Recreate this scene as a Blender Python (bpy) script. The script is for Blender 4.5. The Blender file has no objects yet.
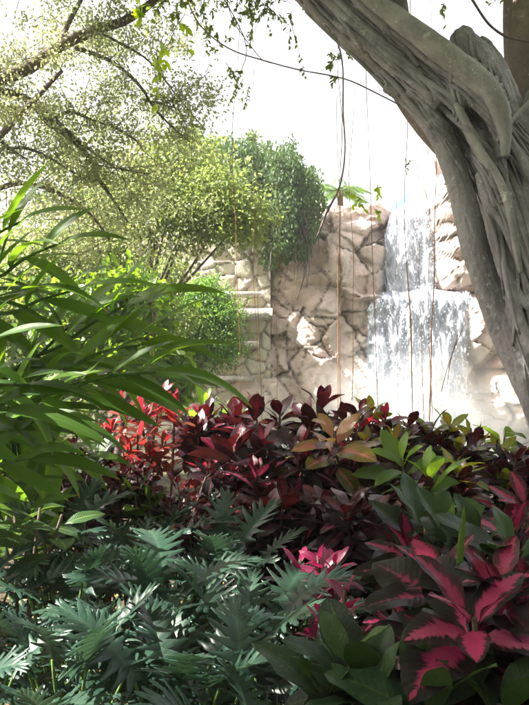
import bpy, math, random
import numpy as np
from mathutils import Vector
R = math.radians
rng = np.random.default_rng(11)
random.seed(5)
scn = bpy.context.scene
COL = scn.collection

# ------------------------------------------------------------------ camera
F = 727.0; PITCH = R(2.0); CAMZ = 1.5
cd = bpy.data.cameras.new('camera'); cam = bpy.data.objects.new('camera', cd); COL.objects.link(cam)
cam.location = (0, 0, CAMZ); cam.rotation_euler = (math.pi/2 + PITCH, 0, 0)
cd.sensor_fit = 'VERTICAL'; cd.angle_y = 2*math.atan(352.5/F)
cd.clip_start = 0.02; cd.clip_end = 2000
scn.camera = cam

def P(px, py, Y):
    """point at distance Y in front of the camera seen at photo pixel px, py"""
    cx = (px-264.5)/F; cy = (352.5-py)/F
    d = np.array([cx, math.cos(PITCH)-cy*math.sin(PITCH), math.sin(PITCH)+cy*math.cos(PITCH)])
    return np.array([0, 0, CAMZ]) + d*(Y/d[1])

# ------------------------------------------------------------------ mesh builder
class MB:
    def __init__(s):
        s.v = []; s.f = {}; s.n = 0; s.uv = []; s.var = []; s.rnd = []
    def add(s, v, faces, uv=None, var=None, rnd=None):
        v = np.asarray(v, float).reshape(-1, 3); m = len(v)
        s.v.append(v)
        for fa in (faces if isinstance(faces, list) else [faces]):
            fa = np.asarray(fa, int)
            if len(fa): s.f.setdefault(fa.shape[1], []).append(fa + s.n)
        s.uv.append(np.zeros((m, 2)) if uv is None else np.asarray(uv, float).reshape(-1, 2))
        s.var.append(np.broadcast_to(0.5 if var is None else np.asarray(var, float).ravel(), (m,)))
        s.rnd.append(np.broadcast_to(0.5 if rnd is None else np.asarray(rnd, float).ravel(), (m,)))
        s.n += m
    def mesh(s, name, org=(0, 0, 0)):
        me = bpy.data.meshes.new(name)
        v = np.concatenate(s.v) - np.asarray(org, float)
        idx = []; tot = []
        for k, l in s.f.items():
            a = np.concatenate(l); idx.append(a.ravel()); tot.append(np.full(len(a), k))
        idx = np.concatenate(idx).astype(np.int32); tot = np.concatenate(tot).astype(np.int32)
        start = np.concatenate([[0], np.cumsum(tot)[:-1]]).astype(np.int32)
        me.vertices.add(len(v)); me.vertices.foreach_set('co', v.astype(np.float32).ravel())
        me.loops.add(len(idx)); me.loops.foreach_set('vertex_index', idx)
        me.polygons.add(len(tot)); me.polygons.foreach_set('loop_start', start)
        try: me.polygons.foreach_set('loop_total', tot)
        except Exception: pass
        me.polygons.foreach_set('use_smooth', np.ones(len(tot), bool))
        uv = np.concatenate(s.uv)[idx]
        l = me.uv_layers.new(name='UVMap'); l.data.foreach_set('uv', uv.astype(np.float32).ravel())
        for nm, arr in (('var', s.var), ('rnd', s.rnd)):
            at = me.attributes.new(nm, 'FLOAT', 'POINT')
            at.data.foreach_set('value', np.concatenate(arr).astype(np.float32))
        me.update(calc_edges=True); me.validate(clean_customdata=False)
        return me
    def build(s, name, mat, parent=None):
        org = parent['_org'] if parent is not None and '_org' in parent else (0, 0, 0)
        o = bpy.data.objects.new(name, s.mesh(name, org)); COL.objects.link(o)
        o.data.materials.append(mat)
        if parent is not None:
            o.parent = parent
        return o

def build_two(name, a, ma, b, mb_, parent):
    """one part made of leaves (a) and the twigs that carry them (b)"""
    m = MB(); na = sum(len(f) for l in a.f.values() for f in l)
    m.n = 0
    for src in (a, b):
        off = m.n; m.v += src.v; m.uv += src.uv; m.var += src.var; m.rnd += src.rnd
        for k_, l in src.f.items(): m.f.setdefault(k_, []).extend([f+off for f in l])
        m.n += src.n
    o = m.build(name, ma, parent); o.data.materials.append(mb_)
    nv = a.n; me = o.data
    ls = np.empty(len(me.polygons), np.int32); me.polygons.foreach_get('loop_start', ls)
    vi = np.empty(len(me.loops), np.int32); me.loops.foreach_get('vertex_index', vi)
    me.polygons.foreach_set('material_index', (vi[ls] >= nv).astype(np.int32)); me.update()
    return o

def thing(name, label, cat, loc, group=None):
    o = bpy.data.objects.new(name, None); COL.objects.link(o)
    o.location = loc; o.empty_display_size = 0.1
    o['label'] = label; o['category'] = cat; o['_org'] = [float(c) for c in loc]
    if group: o['group'] = group
    return o
def tag(o, label=None, cat=None, group=None, kind=None):
    if label: o['label'] = label
    if cat: o['category'] = cat
    if group: o['group'] = group
    if kind: o['kind'] = kind
    return o

def unit(a): return a/np.maximum(np.linalg.norm(a, axis=-1, keepdims=True), 1e-9)
def rand_dirs(n):
    return unit(rng.normal(size=(n, 3)))

# ------------------------------------------------------------------ tubes
def tube(mb, pts, rad, sides=8, cap=True, var=0.5, rnd=0.5, sub=0, jit=0.0):
    pts = np.asarray(pts, float); rad = np.asarray(rad, float)*np.ones(len(pts))
    if sub: pts, rad = smooth(pts, rad, sub)
    n = len(pts)
    tan = unit(np.gradient(pts, axis=0))
    ref = np.array([0, 0, 1.0]) if abs(tan[0][2]) < .9 else np.array([1.0, 0, 0])
    A = np.zeros((n, 3)); a = unit(np.cross(tan[0], ref))
    for i in range(n):
        a = unit(a - tan[i]*np.dot(a, tan[i])); A[i] = a
    B = np.cross(tan, A)
    th = np.linspace(0, 2*np.pi, sides, endpoint=False)
    rr = rad[:, None]*(1 + jit*rng.normal(size=(n, sides)))
    V = pts[:, None, :] + rr[..., None]*(np.cos(th)[None, :, None]*A[:, None, :] + np.sin(th)[None, :, None]*B[:, None, :])
    i = np.arange(n-1)[:, None]*sides; j = np.arange(sides)[None, :]; k = (j+1) % sides
    q = np.stack([i+j, i+k, i+sides+k, i+sides+j], -1).reshape(-1, 4)
    ln = np.concatenate([[0], np.cumsum(np.linalg.norm(np.diff(pts, axis=0), axis=1))])
    uv = np.stack([np.broadcast_to(th/(2*np.pi), (n, sides)), np.broadcast_to(ln[:, None], (n, sides))], -1)
    fl = [q]
    if cap:
        fl.append(np.arange(sides)[None, ::-1]); fl.append((np.arange(sides)+(n-1)*sides)[None, :])
    mb.add(V.reshape(-1, 3), fl, uv, var, rnd)

def smooth(pts, rad, sub):
    n = len(pts); out = []; ro = []
    for i in range(n-1):
        p0 = pts[max(i-1, 0)]; p1 = pts[i]; p2 = pts[i+1]; p3 = pts[min(i+2, n-1)]
        for k in range(sub):
            t = k/sub
            out.append(.5*((2*p1)+(p2-p0)*t+(2*p0-5*p1+4*p2-p3)*t*t+(3*p1-p0-3*p2+p3)*t**3))
            ro.append(rad[i]*(1-t)+rad[i+1]*t)
    out.append(pts[-1]); ro.append(rad[-1])
    return np.array(out), np.array(ro)

def sticks(mb, P0, P1, r0, r1):
    """many thin three-sided twigs at once"""
    n = len(P0)
    if n == 0: return
    d = unit(P1-P0); a = unit(np.cross(d, np.array([.31, .22, .93]))); b = np.cross(d, a)
    V = np.zeros((n, 6, 3)); r0 = np.broadcast_to(r0, (n,)); r1 = np.broadcast_to(r1, (n,))
    for k in range(3):
        c, s = math.cos(2*math.pi*k/3), math.sin(2*math.pi*k/3)
        V[:, k] = P0 + (a*c+b*s)*r0[:, None]; V[:, 3+k] = P1 + (a*c+b*s)*r1[:, None]
    base = (np.arange(n)*6)[:, None, None]
    q = np.array([[0, 1, 4, 3], [1, 2, 5, 4], [2, 0, 3, 5]])[None]
    mb.add(V.reshape(-1, 3), (base+q).reshape(-1, 4))

# ------------------------------------------------------------------ leaves
def grid_template(nt, ns, prof):
    t = np.linspace(0, 1, nt+1); s = np.linspace(-1, 1, 2*ns+1)
    T, S = np.meshgrid(t, s, indexing='ij')
    w = prof(t)[:, None]
    c = 2*ns+1
    i = np.arange(nt)[:, None]*c; j = np.arange(2*ns)[None, :]
    q = np.stack([i+j, i+j+1, i+c+j+1, i+c+j], -1).reshape(-1, 4)
    uv = np.stack([S*.5+.5, T], -1).reshape(-1, 2)
    return dict(t=T.ravel(), s=(S*w).ravel(), sn=S.ravel(), h=np.zeros(T.size), q=[q], uv=uv)

def prof_lance(t): return np.clip(np.sin(np.pi*np.clip(t, 0, 1)**.8), 0, 1)**.75*(1-.25*t)*1.08+.012*(t < .02)
def prof_ovate(t):
    u = np.clip((t-.07)/.93, 0, 1)
    return np.where(t < .07, .06, np.maximum(np.clip(np.sin(np.pi*u**.92), 0, 1)**.72, .03*(t < .98)))
def prof_strap(t):
    u = np.clip(t, 0, 1)
    return np.clip(np.sin(np.pi*(.06+.94*u)**.9), 0, 1)**.5
T_LANCE = grid_template(9, 2, prof_lance)
T_OVATE = grid_template(8, 2, prof_ovate)
T_OVATE_FINE = grid_template(12, 3, prof_ovate)
T_STRAP = grid_template(7, 1, prof_strap)
T_SMALL = grid_template(4, 1, prof_ovate)
# a tiny leaf: one folded quad pair
T_TINY = dict(t=np.array([0, .5, .45, .5, 1.]), s=np.array([0, -1, 0, 1, 0.]), sn=np.array([0, -1, 0, 1, 0.]), h=np.array([0, .0, 0, 0, 0.]),
              q=[np.array([[0, 2, 4, 1], [0, 3, 4, 2]])], uv=np.array([[.5, 0], [0, .5], [.5, .5], [1, .5], [.5, 1]]))

def lobed_template(K=10, seed=0):
    """a deeply cut philodendron blade: midrib strip and K finger lobes on each side"""
    v = []; q = []; uv = []
    def row(a, b, c, hh):
        i = len(v); v.extend([a+(hh[0],), b+(hh[1],), c+(hh[2],)]); return i
    tk = np.linspace(.0, .93, K); gg = np.random.default_rng(seed)
    for side in (-1, 1):
        for k in range(K):
            x = k/(K-1); t0 = tk[k]
            ang = R(128)*(1-x)**1.1 + R(24)*x
            ln = (.17+.25*math.sin(math.pi*min(1, .22+.62*x)))*(1-.32*x**3)*gg.uniform(.82, 1.12) if k < K-1 else .17
            ang += gg.normal(0, .07)
            sp = .93/(K-1)
            hw0 = sp*.62; hw1 = (.024+.008*math.sin(math.pi*x))*gg.uniform(.85, 1.2)
            d = np.array([math.cos(ang), math.sin(ang)]); p = np.array([-d[1], d[0]])
            rows = []
            for m, (u, wf) in enumerate(((0, 1.), (.33, 1.1), (.58, 1.05), (.84, .85), (1, .2))):
                bendin = .05*u*u
                c = np.array([t0, 0.0]) + d*ln*u + np.array([bendin, 0])
                if m == 0: a = np.array([t0-hw0, 0]); b = np.array([min(t0+hw0, 1), 0])
                elif m == 1:
                    w = hw0*.86+.2*hw1; a = c-(-p if False else np.array([1, 0]))*w*.9; b = c+np.array([1, 0])*w*.9
                    a = a*.6+(c+p*w)*.4; b = b*.6+(c-p*w)*.4
                else:
                    w = hw1*wf; a = c+p*w; b = c-p*w
                h = .012*(k % 2)*u
                rows.append(row((a[0], side*a[1]), (c[0], side*c[1]), (b[0], side*b[1]), (h-.012*u, h+.010*(u > 0), h-.012*u)))
                for g in (a, c, b): uv.append((.5+side*min(.5, abs(g[1])*1.1), min(max(g[0], 0), 1)))
            for m in range(4):
                i, j = rows[m], rows[m+1]
                for e in (0, 1):
                    f = [i+e, i+e+1, j+e+1, j+e]
                    q.append(f if side > 0 else f[::-1])
    v = np.array(v)
    return dict(t=v[:, 0], s=v[:, 1], sn=np.clip(v[:, 1]*2, -1, 1), h=v[:, 2], q=[np.array(q)], uv=np.array(uv))
T_LOBED = [lobed_template(10, 1), lobed_template(9, 2), lobed_template(11, 3)]

def leaves(mb, T, Pt, D, N, L, W, bend=0.5, fold=0.2, wave=0.0, var=None, rnd=None, freq=9.0, curl=0.0):
    Pt = np.atleast_2d(Pt); n = len(Pt); m = len(T['t'])
    if n == 0: return
    D = unit(np.broadcast_to(D, (n, 3))); N = np.broadcast_to(N, (n, 3)); N = unit(N - D*np.sum(N*D, -1, keepdims=True))
    S = np.cross(N, D)
    g = lambda x: np.broadcast_to(np.asarray(x, float), (n,))[:, None]
    L, W, bend, fold, wave, curl = map(g, (L, W, bend, fold, wave, curl))
    bend = np.where(np.abs(bend) < 1e-3, 1e-3, bend)
    t = T['t'][None]; s = T['s'][None]; h = T['h'][None]; sn = T['sn'][None]
    a = bend*t
    x = L*np.sin(a)/bend; z = -L*(1-np.cos(a))/bend
    ph = rng.uniform(0, 6.3, (n, 1))
    lat = s*W*np.cos(fold)
    up = np.abs(s)*W*np.sin(fold) + wave*W*np.sin(freq*t+ph+1.7*np.sign(sn))*sn**2 - curl*W*sn**2 + h*L
    V = Pt[:, None, :] + D[:, None]*(x+up*np.sin(a))[..., None] + N[:, None]*(z+up*np.cos(a))[..., None] + S[:, None]*lat[..., None]
    base = (np.arange(n)*m)[:, None, None]
    fl = [(base+q[None]).reshape(-1, q.shape[1]) for q in T['q']]
    uv = np.broadcast_to(T['uv'][None], (n, m, 2))
    rnd = rng.random(n) if rnd is None else np.broadcast_to(rnd, (n,))
    var = rng.random(n) if var is None else np.broadcast_to(var, (n,))
    mb.add(V.reshape(-1, 3), fl, uv, np.repeat(var, m), np.repeat(rnd, m))

# ------------------------------------------------------------------ materials
class NT:
    def __init__(s, name):
        s.m = bpy.data.materials.new(name); s.m.use_nodes = True
        s.t = s.m.node_tree; s.t.nodes.clear()
        s.out = s.t.nodes.new('ShaderNodeOutputMaterial')
    def n(s, typ, **kw):
        nd = s.t.nodes.new('ShaderNode'+typ)
        for k, v in kw.items():
            if k.startswith('i_'):
                key = k[2:]; key = int(key) if key.isdigit() else key.replace('_', ' ')
                s.set(nd.inputs[key], v)
            else: setattr(nd, k, v)
        return nd
    def set(s, sock, v):
        if hasattr(v, 'outputs'): v = v.outputs[0]
        if isinstance(v, bpy.types.NodeSocket): s.t.links.new(v, sock)
        else:
            if isinstance(v, (tuple, list)) and len(v) == 3 and sock.type == 'RGBA': v = tuple(v)+(1,)
            sock.default_value = v
    def attr(s, name): return s.n('Attribute', attribute_name=name).outputs['Fac']
    def uv(s): return s.n('UVMap', uv_map='UVMap').outputs[0]
    def math(s, op, a, b=0.5, c=None, clamp=False):
        nd = s.n('Math', operation=op, use_clamp=clamp); s.set(nd.inputs[0], a); s.set(nd.inputs[1], b)
        if c is not None: s.set(nd.inputs[2], c)
        return nd.outputs[0]
    def mix(s, f, a, b, blend='MIX'):
        nd = s.n('Mix', data_type='RGBA', blend_type=blend); s.set(nd.inputs[0], f); s.set(nd.inputs[6], a); s.set(nd.inputs[7], b)
        return nd.outputs[2]
    def ramp(s, f, stops, interp='LINEAR'):
        nd = s.n('ValToRGB'); cr = nd.color_ramp; cr.interpolation = interp
        while len(cr.elements) < len(stops): cr.elements.new(.5)
        for e, (p, c) in zip(cr.elements, stops):
            e.position = p; e.color = tuple(c)+(1,) if len(c) == 3 else c
        s.set(nd.inputs[0], f); return nd.outputs[0]
    def smooth(s, f, a, b):
        nd = s.n('MapRange', interpolation_type='SMOOTHSTEP'); s.set(nd.inputs[0], f); nd.inputs[1].default_value = a; nd.inputs[2].default_value = b
        return nd.outputs[0]
    def noise(s, vec, scale, detail=3, rough=.55, dim='3D'):
        nd = s.n('TexNoise', noise_dimensions=dim); s.set(nd.inputs['Vector'], vec); nd.inputs['Scale'].default_value = scale
        nd.inputs['Detail'].default_value = detail; nd.inputs['Roughness'].default_value = rough
        return nd
    def mapping(s, vec, scale=(1, 1, 1), loc=(0, 0, 0)):
        nd = s.n('Mapping'); s.set(nd.inputs[0], vec); nd.inputs['Scale'].default_value = scale; nd.inputs['Location'].default_value = loc
        return nd.outputs[0]
    def bump(s, h, strength=.3, dist=.02, normal=None):
        nd = s.n('Bump'); nd.inputs['Strength'].default_value = strength; nd.inputs['Distance'].default_value = dist; s.set(nd.inputs['Height'], h)
        if normal is not None: s.set(nd.inputs['Normal'], normal)
        return nd.outputs[0]
    def pos(s): return s.n('TexCoord').outputs['Object']
    def done(s, sh): s.set(s.out.inputs['Surface'], sh); return s.m

def leaf_mat(name, young, old, accent=None, acc_amt=0.0, acc_age=(0, 1), trans=.4, rough=.35, veins=14, vein_col=None, vein_amt=.25,
             transcol=None, hue_jit=.25, edge=None, spec=.5, spots=0.0, bump=.25, rim=None, tip=False):
    """leaf: colour runs from young to old with the 'var' attribute; accent colours the jagged middle band; light passes through"""
    k = NT(name); uv = k.uv(); var = k.attr('var'); rnd = k.attr('rnd')
    sep = k.n('SeparateXYZ'); k.set(sep.inputs[0], uv); u, v = sep.outputs[0], sep.outputs[1]
    sd = k.math('MULTIPLY', k.math('ABSOLUTE', k.math('SUBTRACT', u, .5)), 2.0)       # 0 midrib .. 1 edge
    age = k.math('ADD', var, k.math('MULTIPLY', k.math('SUBTRACT', rnd, .5), hue_jit), clamp=True)
    n_st = len(old) if isinstance(old, list) else 0
    if n_st: base = k.ramp(age, old)
    else: base = k.mix(age, young, old)
    # side veins: bands slanting towards the tip
    vv = k.math('SUBTRACT', v, k.math('MULTIPLY', sd, .16))
    cmb = k.n('CombineXYZ'); k.set(cmb.inputs[0], k.math('MULTIPLY', sd, .8)); k.set(cmb.inputs[1], k.math('MULTIPLY', vv, veins*1.3)); k.set(cmb.inputs[2], k.math('MULTIPLY', rnd, 37))
    jag = k.noise(cmb.outputs[0], 1.0, 2, .6).outputs[0]
    w = k.math('FRACT', k.math('MULTIPLY', vv, veins)); w = k.math('ABSOLUTE', k.math('SUBTRACT', w, .5))
    vein = k.math('SUBTRACT', 1.0, k.smooth(w, .0, .13))
    mid = k.math('SUBTRACT', 1.0, k.smooth(sd, .03, .09))
    col = base
    if accent is not None:
        r2_ = k.math('FRACT', k.math('MULTIPLY', rnd, 5.7))
        wd = k.math('ADD', k.math('MULTIPLY', k.math('SUBTRACT', r2_, .5), .5), acc_amt)
        wd = k.math('ADD', wd, k.math('MULTIPLY', k.math('SUBTRACT', .55, v), .45))
        wd = k.math('SUBTRACT', wd, k.math('MULTIPLY', k.smooth(age, acc_age[0], acc_age[1]), .75))
        m = k.math('SUBTRACT', k.math('ADD', wd, k.math('MULTIPLY', k.math('SUBTRACT', jag, .5), .95)), sd)
        fm_ = k.noise(cmb.outputs[0], 4.5, 4, .7).outputs[0]; m = k.smooth(k.math('ADD', m, k.math('MULTIPLY', k.math('SUBTRACT', fm_, .5), .5)), -.15, .14)
        ac = accent if not isinstance(accent, list) else k.ramp(k.math('FRACT', k.math('MULTIPLY', rnd, 7.3)), accent)
        col = k.mix(m, col, ac)
    vc = vein_col if vein_col else tuple(min(1, c*1.9+.01) for c in (old[-1][1] if n_st else old))
    col = k.mix(k.math('MULTIPLY', vein, vein_amt), col, vc)
    col = k.mix(k.math('MULTIPLY', mid, min(1, vein_amt*2.2)), col, vc)
    if rim: col = k.mix(k.math('MULTIPLY', k.smooth(sd, .82, .97), .8), col, rim)
    if spots > 0:
        sp = k.noise(k.mapping(uv, (14, 26, 1)), 1.0, 3, .7); k.set(sp.inputs['Vector'], k.n('VectorMath', operation='ADD', i_0=k.mapping(uv, (14, 26, 1)), i_1=cmb.outputs[0]).outputs[0])
        col = k.mix(k.math('MULTIPLY', k.smooth(sp.outputs[0], .58, .68), spots), col, (.55, .42, .05))
    if tip: col = k.mix(k.math('MULTIPLY', k.smooth(k.math('ADD', v, k.math('MULTIPLY', jag, .06)), .955, .99), k.smooth(r_tip(k, rnd), .35, .5)), col, (.20, .11, .035))
    br = k.math('ADD', .75, k.math('MULTIPLY', k.math('FRACT', k.math('MULTIPLY', rnd, 13.7)), .5))
    hsv = k.n('HueSaturation'); k.set(hsv.inputs['Value'], br); k.set(hsv.inputs['Color'], col)
    col = hsv.outputs[0]
    nrm = k.bump(k.math('ADD', k.math('MULTIPLY', w, 1.0), k.math('MULTIPLY', sd, .15)), bump, .004)
    pb = k.n('BsdfPrincipled', i_Base_Color=col, i_Roughness=rough, i_Normal=nrm); pb.inputs['Specular IOR Level'].default_value = spec
    tc = k.n('HueSaturation'); tc.inputs['Saturation'].default_value = 1.1; tc.inputs['Value'].default_value = 2.1; k.set(tc.inputs['Color'], col)
    tcol = tc.outputs[0]
    if transcol: tcol = k.mix(.55, tcol, transcol)
    tr = k.n('BsdfTranslucent', i_Color=tcol, i_Normal=nrm)
    ms = k.n('MixShader'); ms.inputs[0].default_value = trans; k.set(ms.inputs[1], pb); k.set(ms.inputs[2], tr)
    return k.done(ms)

def r_tip(k, rnd): return k.math('FRACT', k.math('MULTIPLY', rnd, 23.3))

def bark_mat(name, c1, c2, lichen=0.0, scale=6, lich_col=(.5, .52, .46), streak=(1, 1, .25), bump=.6):
    k = NT(name); p = k.pos()
    n1 = k.noise(k.mapping(p, streak), scale, 6, .65).outputs[0]
    n2 = k.noise(p, scale*6, 5, .7).outputs[0]
    col = k.mix(k.smooth(n1, .3, .7), c1, c2)
    col = k.mix(k.math('MULTIPLY', k.smooth(n2, .45, .75), .35), col, tuple(c*.55 for c in c1))
    n3 = k.noise(p, scale*1.2, 2, .5).outputs[0]
    col = k.mix(k.math('MULTIPLY', k.smooth(n3, .52, .7), .35), col, tuple(min(1, c*1.35) for c in c2))
    if lichen > 0:
        big = k.noise(p, 3.0, 3, .6).outputs[0]
        pat = k.noise(p, 24, 6, .72).outputs[0]; pat2 = k.noise(p, 9, 5, .7).outputs[0]
        m = k.math('MULTIPLY', k.smooth(pat, .585, .63), k.smooth(big, .56-.08*lichen, .64))
        m = k.math('MAXIMUM', m, k.math('MULTIPLY', k.smooth(pat2, .64, .68), k.smooth(pat, .42, .5)))
        col = k.mix(k.math('MULTIPLY', m, .8), col, lich_col)
        fine = k.noise(p, 90, 3, .7).outputs[0]
        col = k.mix(k.math('MULTIPLY', k.math('MULTIPLY', k.smooth(fine, .6, .72), k.smooth(big, .42, .62)), .6*lichen), col, lich_col)
    h = k.math('ADD', k.math('MULTIPLY', n1, .6), k.math('MULTIPLY', n2, .4))
    pb = k.n('BsdfPrincipled', i_Base_Color=col, i_Roughness=.9, i_Normal=k.bump(h, bump, .02)); pb.inputs['Specular IOR Level'].default_value = .25
    return k.done(pb)

M = {}
M['stem_green'] = bark_mat('stem_green', (.06, .12, .03), (.12, .2, .05), scale=14)
M['stem_brown'] = bark_mat('stem_brown', (.08, .06, .045), (.16, .12, .09), scale=20)
M['twig'] = bark_mat('twig_bark', (.07, .055, .055), (.15, .125, .12), scale=12)
M['twig_pale'] = bark_mat('pale_twig_bark', (.11, .085, .085), (.22, .18, .18), scale=12)
M['fig_bark'] = bark_mat('fig_bark', (.175, .165, .175), (.385, .362, .38), lichen=1.1, scale=5, lich_col=(.60, .62, .58), bump=1.0)
M['fig_root'] = bark_mat('fig_root_bark', (.27, .255, .25), (.42, .405, .39), lichen=1.6, scale=6, lich_col=(.66, .68, .63))
M['fig_back'] = bark_mat('fig_back_bark', (.16, .125, .115), (.25, .2, .185), lichen=.3, scale=5)
M['aerial_root'] = bark_mat('aerial_root_bark', (.30, .15, .065), (.44, .25, .12), scale=10)
M['vine'] = bark_mat('vine_bark', (.16, .12, .12), (.26, .2, .2), scale=14)

M['ginger'] = leaf_mat('ginger_leaf', (.105, .20, .022), (.020, .055, .012), trans=.42, rough=.36, spec=.3, veins=40, tip=True, vein_amt=.28, transcol=(.30, .50, .02), bump=.2, vein_col=(.08, .14, .03))
M['philo'] = leaf_mat('philodendron_leaf', (.029, .062, .041), (.010, .031, .023), trans=.14, rough=.33, veins=10, vein_amt=.22, transcol=(.07, .14, .04), bump=.2, vein_col=(.045, .085, .055), spec=.5)
M['varieg'] = leaf_mat('striped_leaf', (.04, .09, .025), (.016, .045, .014), trans=.3, rough=.35, veins=15, vein_amt=.6, vein_col=(.16, .22, .09), transcol=(.25, .4, .05))
MAROON = [(0, (.055, .009, .013)), (.25, (.026, .006, .011)), (.5, (.018, .008, .013)), (1, (.008, .013, .012))]
M['croton_maroon'] = leaf_mat('maroon_croton_leaf', None, MAROON, accent=[(0, (.30, .03, .07)), (.35, (.20, .016, .028)), (.6, (.09, .012, .024)), (1, (.34, .06, .10))], acc_amt=.02, acc_age=(.2, 1.1), trans=.08, rough=.32, spec=.28, veins=11, vein_amt=.14, vein_col=(.16, .02, .035), transcol=(.40, .03, .03), bump=.12)
GREENY = [(0, (.16, .21, .025)), (.25, (.08, .14, .018)), (.45, (.10, .045, .014)), (.7, (.03, .02, .012)), (1, (.010, .015, .010))]
M['croton_mixed'] = leaf_mat('green_red_croton_leaf', None, GREENY, accent=[(0, (.40, .06, .04)), (.4, (.5, .16, .04)), (.7, (.35, .33, .05)), (1, (.38, .04, .05))], acc_amt=.12, acc_age=(.3, 1.1), trans=.35, rough=.32, spec=.35, veins=11, vein_amt=.3, vein_col=(.34, .22, .05), transcol=(.5, .45, .04))
YELLOW = [(0, (.34, .27, .06)), (.3, (.30, .19, .07)), (.55, (.20, .17, .04)), (1, (.05, .07, .015))]
M['croton_yellow'] = leaf_mat('yellow_pink_croton_leaf', None, YELLOW, accent=[(0, (.48, .13, .14)), (1, (.46, .22, .10))], acc_amt=.25, acc_age=(.6, 1.2), trans=.4, rough=.3, veins=11, vein_amt=.45, vein_col=(.60, .25, .20), transcol=(.42, .26, .07))
BIG = [(0, (.06, .012, .018)), (.3, (.012, .012, .012)), (.65, (.008, .014, .011)), (1, (.012, .026, .014))]
M['croton_pink'] = leaf_mat('pink_croton_leaf', None, BIG, accent=[(0, (.42, .045, .13)), (.5, (.30, .022, .075)), (1, (.46, .11, .20))], acc_amt=.45, acc_age=(.25, .95), trans=.15, rough=.42, spec=.22, veins=13, vein_amt=.14, vein_col=(.20, .05, .07), transcol=(.6, .06, .14), bump=.12)
BIGG = [(0, (.040, .075, .022)), (.3, (.018, .042, .020)), (.6, (.007, .015, .011)), (1, (.008, .009, .011))]
M['croton_dark'] = leaf_mat('dark_green_croton_leaf', None, BIGG, trans=.12, rough=.42, spec=.25, veins=13, vein_amt=.22, vein_col=(.05, .085, .025), transcol=(.12, .2, .03), spots=.14, bump=.12)
RED = [(0, (.24, .016, .045)), (.35, (.14, .012, .02)), (.7, (.11, .028, .012)), (1, (.06, .014, .010))]
M['cordyline'] = leaf_mat('red_cordyline_leaf', None, RED, accent=[(0, (.40, .06, .10)), (1, (.30, .03, .05))], acc_amt=.1, acc_age=(.2, 1), trans=.4, rough=.3, veins=22, vein_amt=.15, vein_col=(.40, .10, .12), transcol=(.6, .05, .05))
MAG = [(0, (.24, .014, .07)), (.4, (.11, .010, .035)), (1, (.025, .007, .014))]
M['magenta'] = leaf_mat('magenta_ti_leaf', None, MAG, trans=.3, rough=.32, veins=22, vein_amt=.15, vein_col=(.6, .12, .25), transcol=(.5, .03, .10), rim=(.36, .03, .11))
M['bright'] = leaf_mat('bright_green_leaf', (.11, .20, .025), (.045, .11, .018), trans=.5, rough=.35, veins=14, vein_amt=.2, transcol=(.45, .65, .04))
M['crown_left'] = leaf_mat('fine_tree_leaf', (.23, .25, .12), (.14, .165, .08), trans=.6, rough=.45, veins=4, vein_amt=.05, transcol=(.60, .62, .30), bump=0)
M['crown_fig'] = leaf_mat('fig_leaf', (.13, .19, .045), (.07, .11, .03), trans=.52, rough=.35, veins=6, vein_amt=.1, transcol=(.45, .52, .12), bump=0)
M['crown_lit'] = leaf_mat('sunlit_fig_leaf', (.30, .42, .03), (.2, .32, .03), trans=.55, rough=.4, veins=6, vein_amt=.1, transcol=(.6, .75, .03), bump=0)  # sunlit copy of the fig leaf, sunshine put into its colour
M['crown_yellow'] = leaf_mat('yellow_green_leaf', (.20, .25, .07), (.10, .15, .045), trans=.45, rough=.5, veins=4, vein_amt=.05, transcol=(.36, .42, .10), bump=0)
M['crown_dark'] = leaf_mat('creeper_leaf', (.09, .15, .05), (.035, .07, .028), trans=.35, rough=.5, spec=.25, veins=4, vein_amt=.05, transcol=(.2, .33, .05), bump=0)
M['crown_far'] = leaf_mat('far_tree_leaf', (.12, .17, .05), (.06, .10, .03), trans=.4, rough=.5, veins=4, vein_amt=.05, transcol=(.25, .34, .05), bump=0)
M['fern'] = leaf_mat('fresh_shrub_leaf', (.13, .24, .05), (.05, .11, .03), trans=.45, rough=.45, veins=4, vein_amt=.05, transcol=(.32, .52, .06), bump=0)
M['palm'] = leaf_mat('palm_leaf', (.12, .2, .05), (.06, .11, .03), trans=.35, rough=.4, veins=4, vein_amt=.05, bump=0)

def litter_mat():
    k = NT('dead_leaf'); rnd = k.attr('rnd')
    col = k.ramp(rnd, [(0, (.10, .05, .025)), (.4, (.2, .11, .05)), (.7, (.34, .22, .09)), (.9, (.45, .33, .08)), (1, (.3, .08, .04))])
    return k.done(k.n('BsdfPrincipled', i_Base_Color=col, i_Roughness=.6))
M['litter'] = litter_mat()

def soil_mat():
    k = NT('garden_soil'); p = k.pos()
    a = k.noise(p, 1.3, 6, .6).outputs[0]; b = k.noise(p, 26, 6, .7).outputs[0]; c = k.noise(p, .08, 4, .6).outputs[0]
    col = k.mix(k.smooth(b, .35, .68), (.035, .022, .014), (.13, .085, .05))
    col = k.mix(k.math('MULTIPLY', k.smooth(a, .5, .7), .6), col, (.05, .055, .022))
    col = k.mix(k.smooth(c, .42, .6), col, (.05, .075, .025))
    pb = k.n('BsdfPrincipled', i_Base_Color=col, i_Roughness=.95, i_Normal=k.bump(k.math('ADD', b, a), .9, .04))
    return k.done(pb)
M['soil'] = soil_mat()

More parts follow.
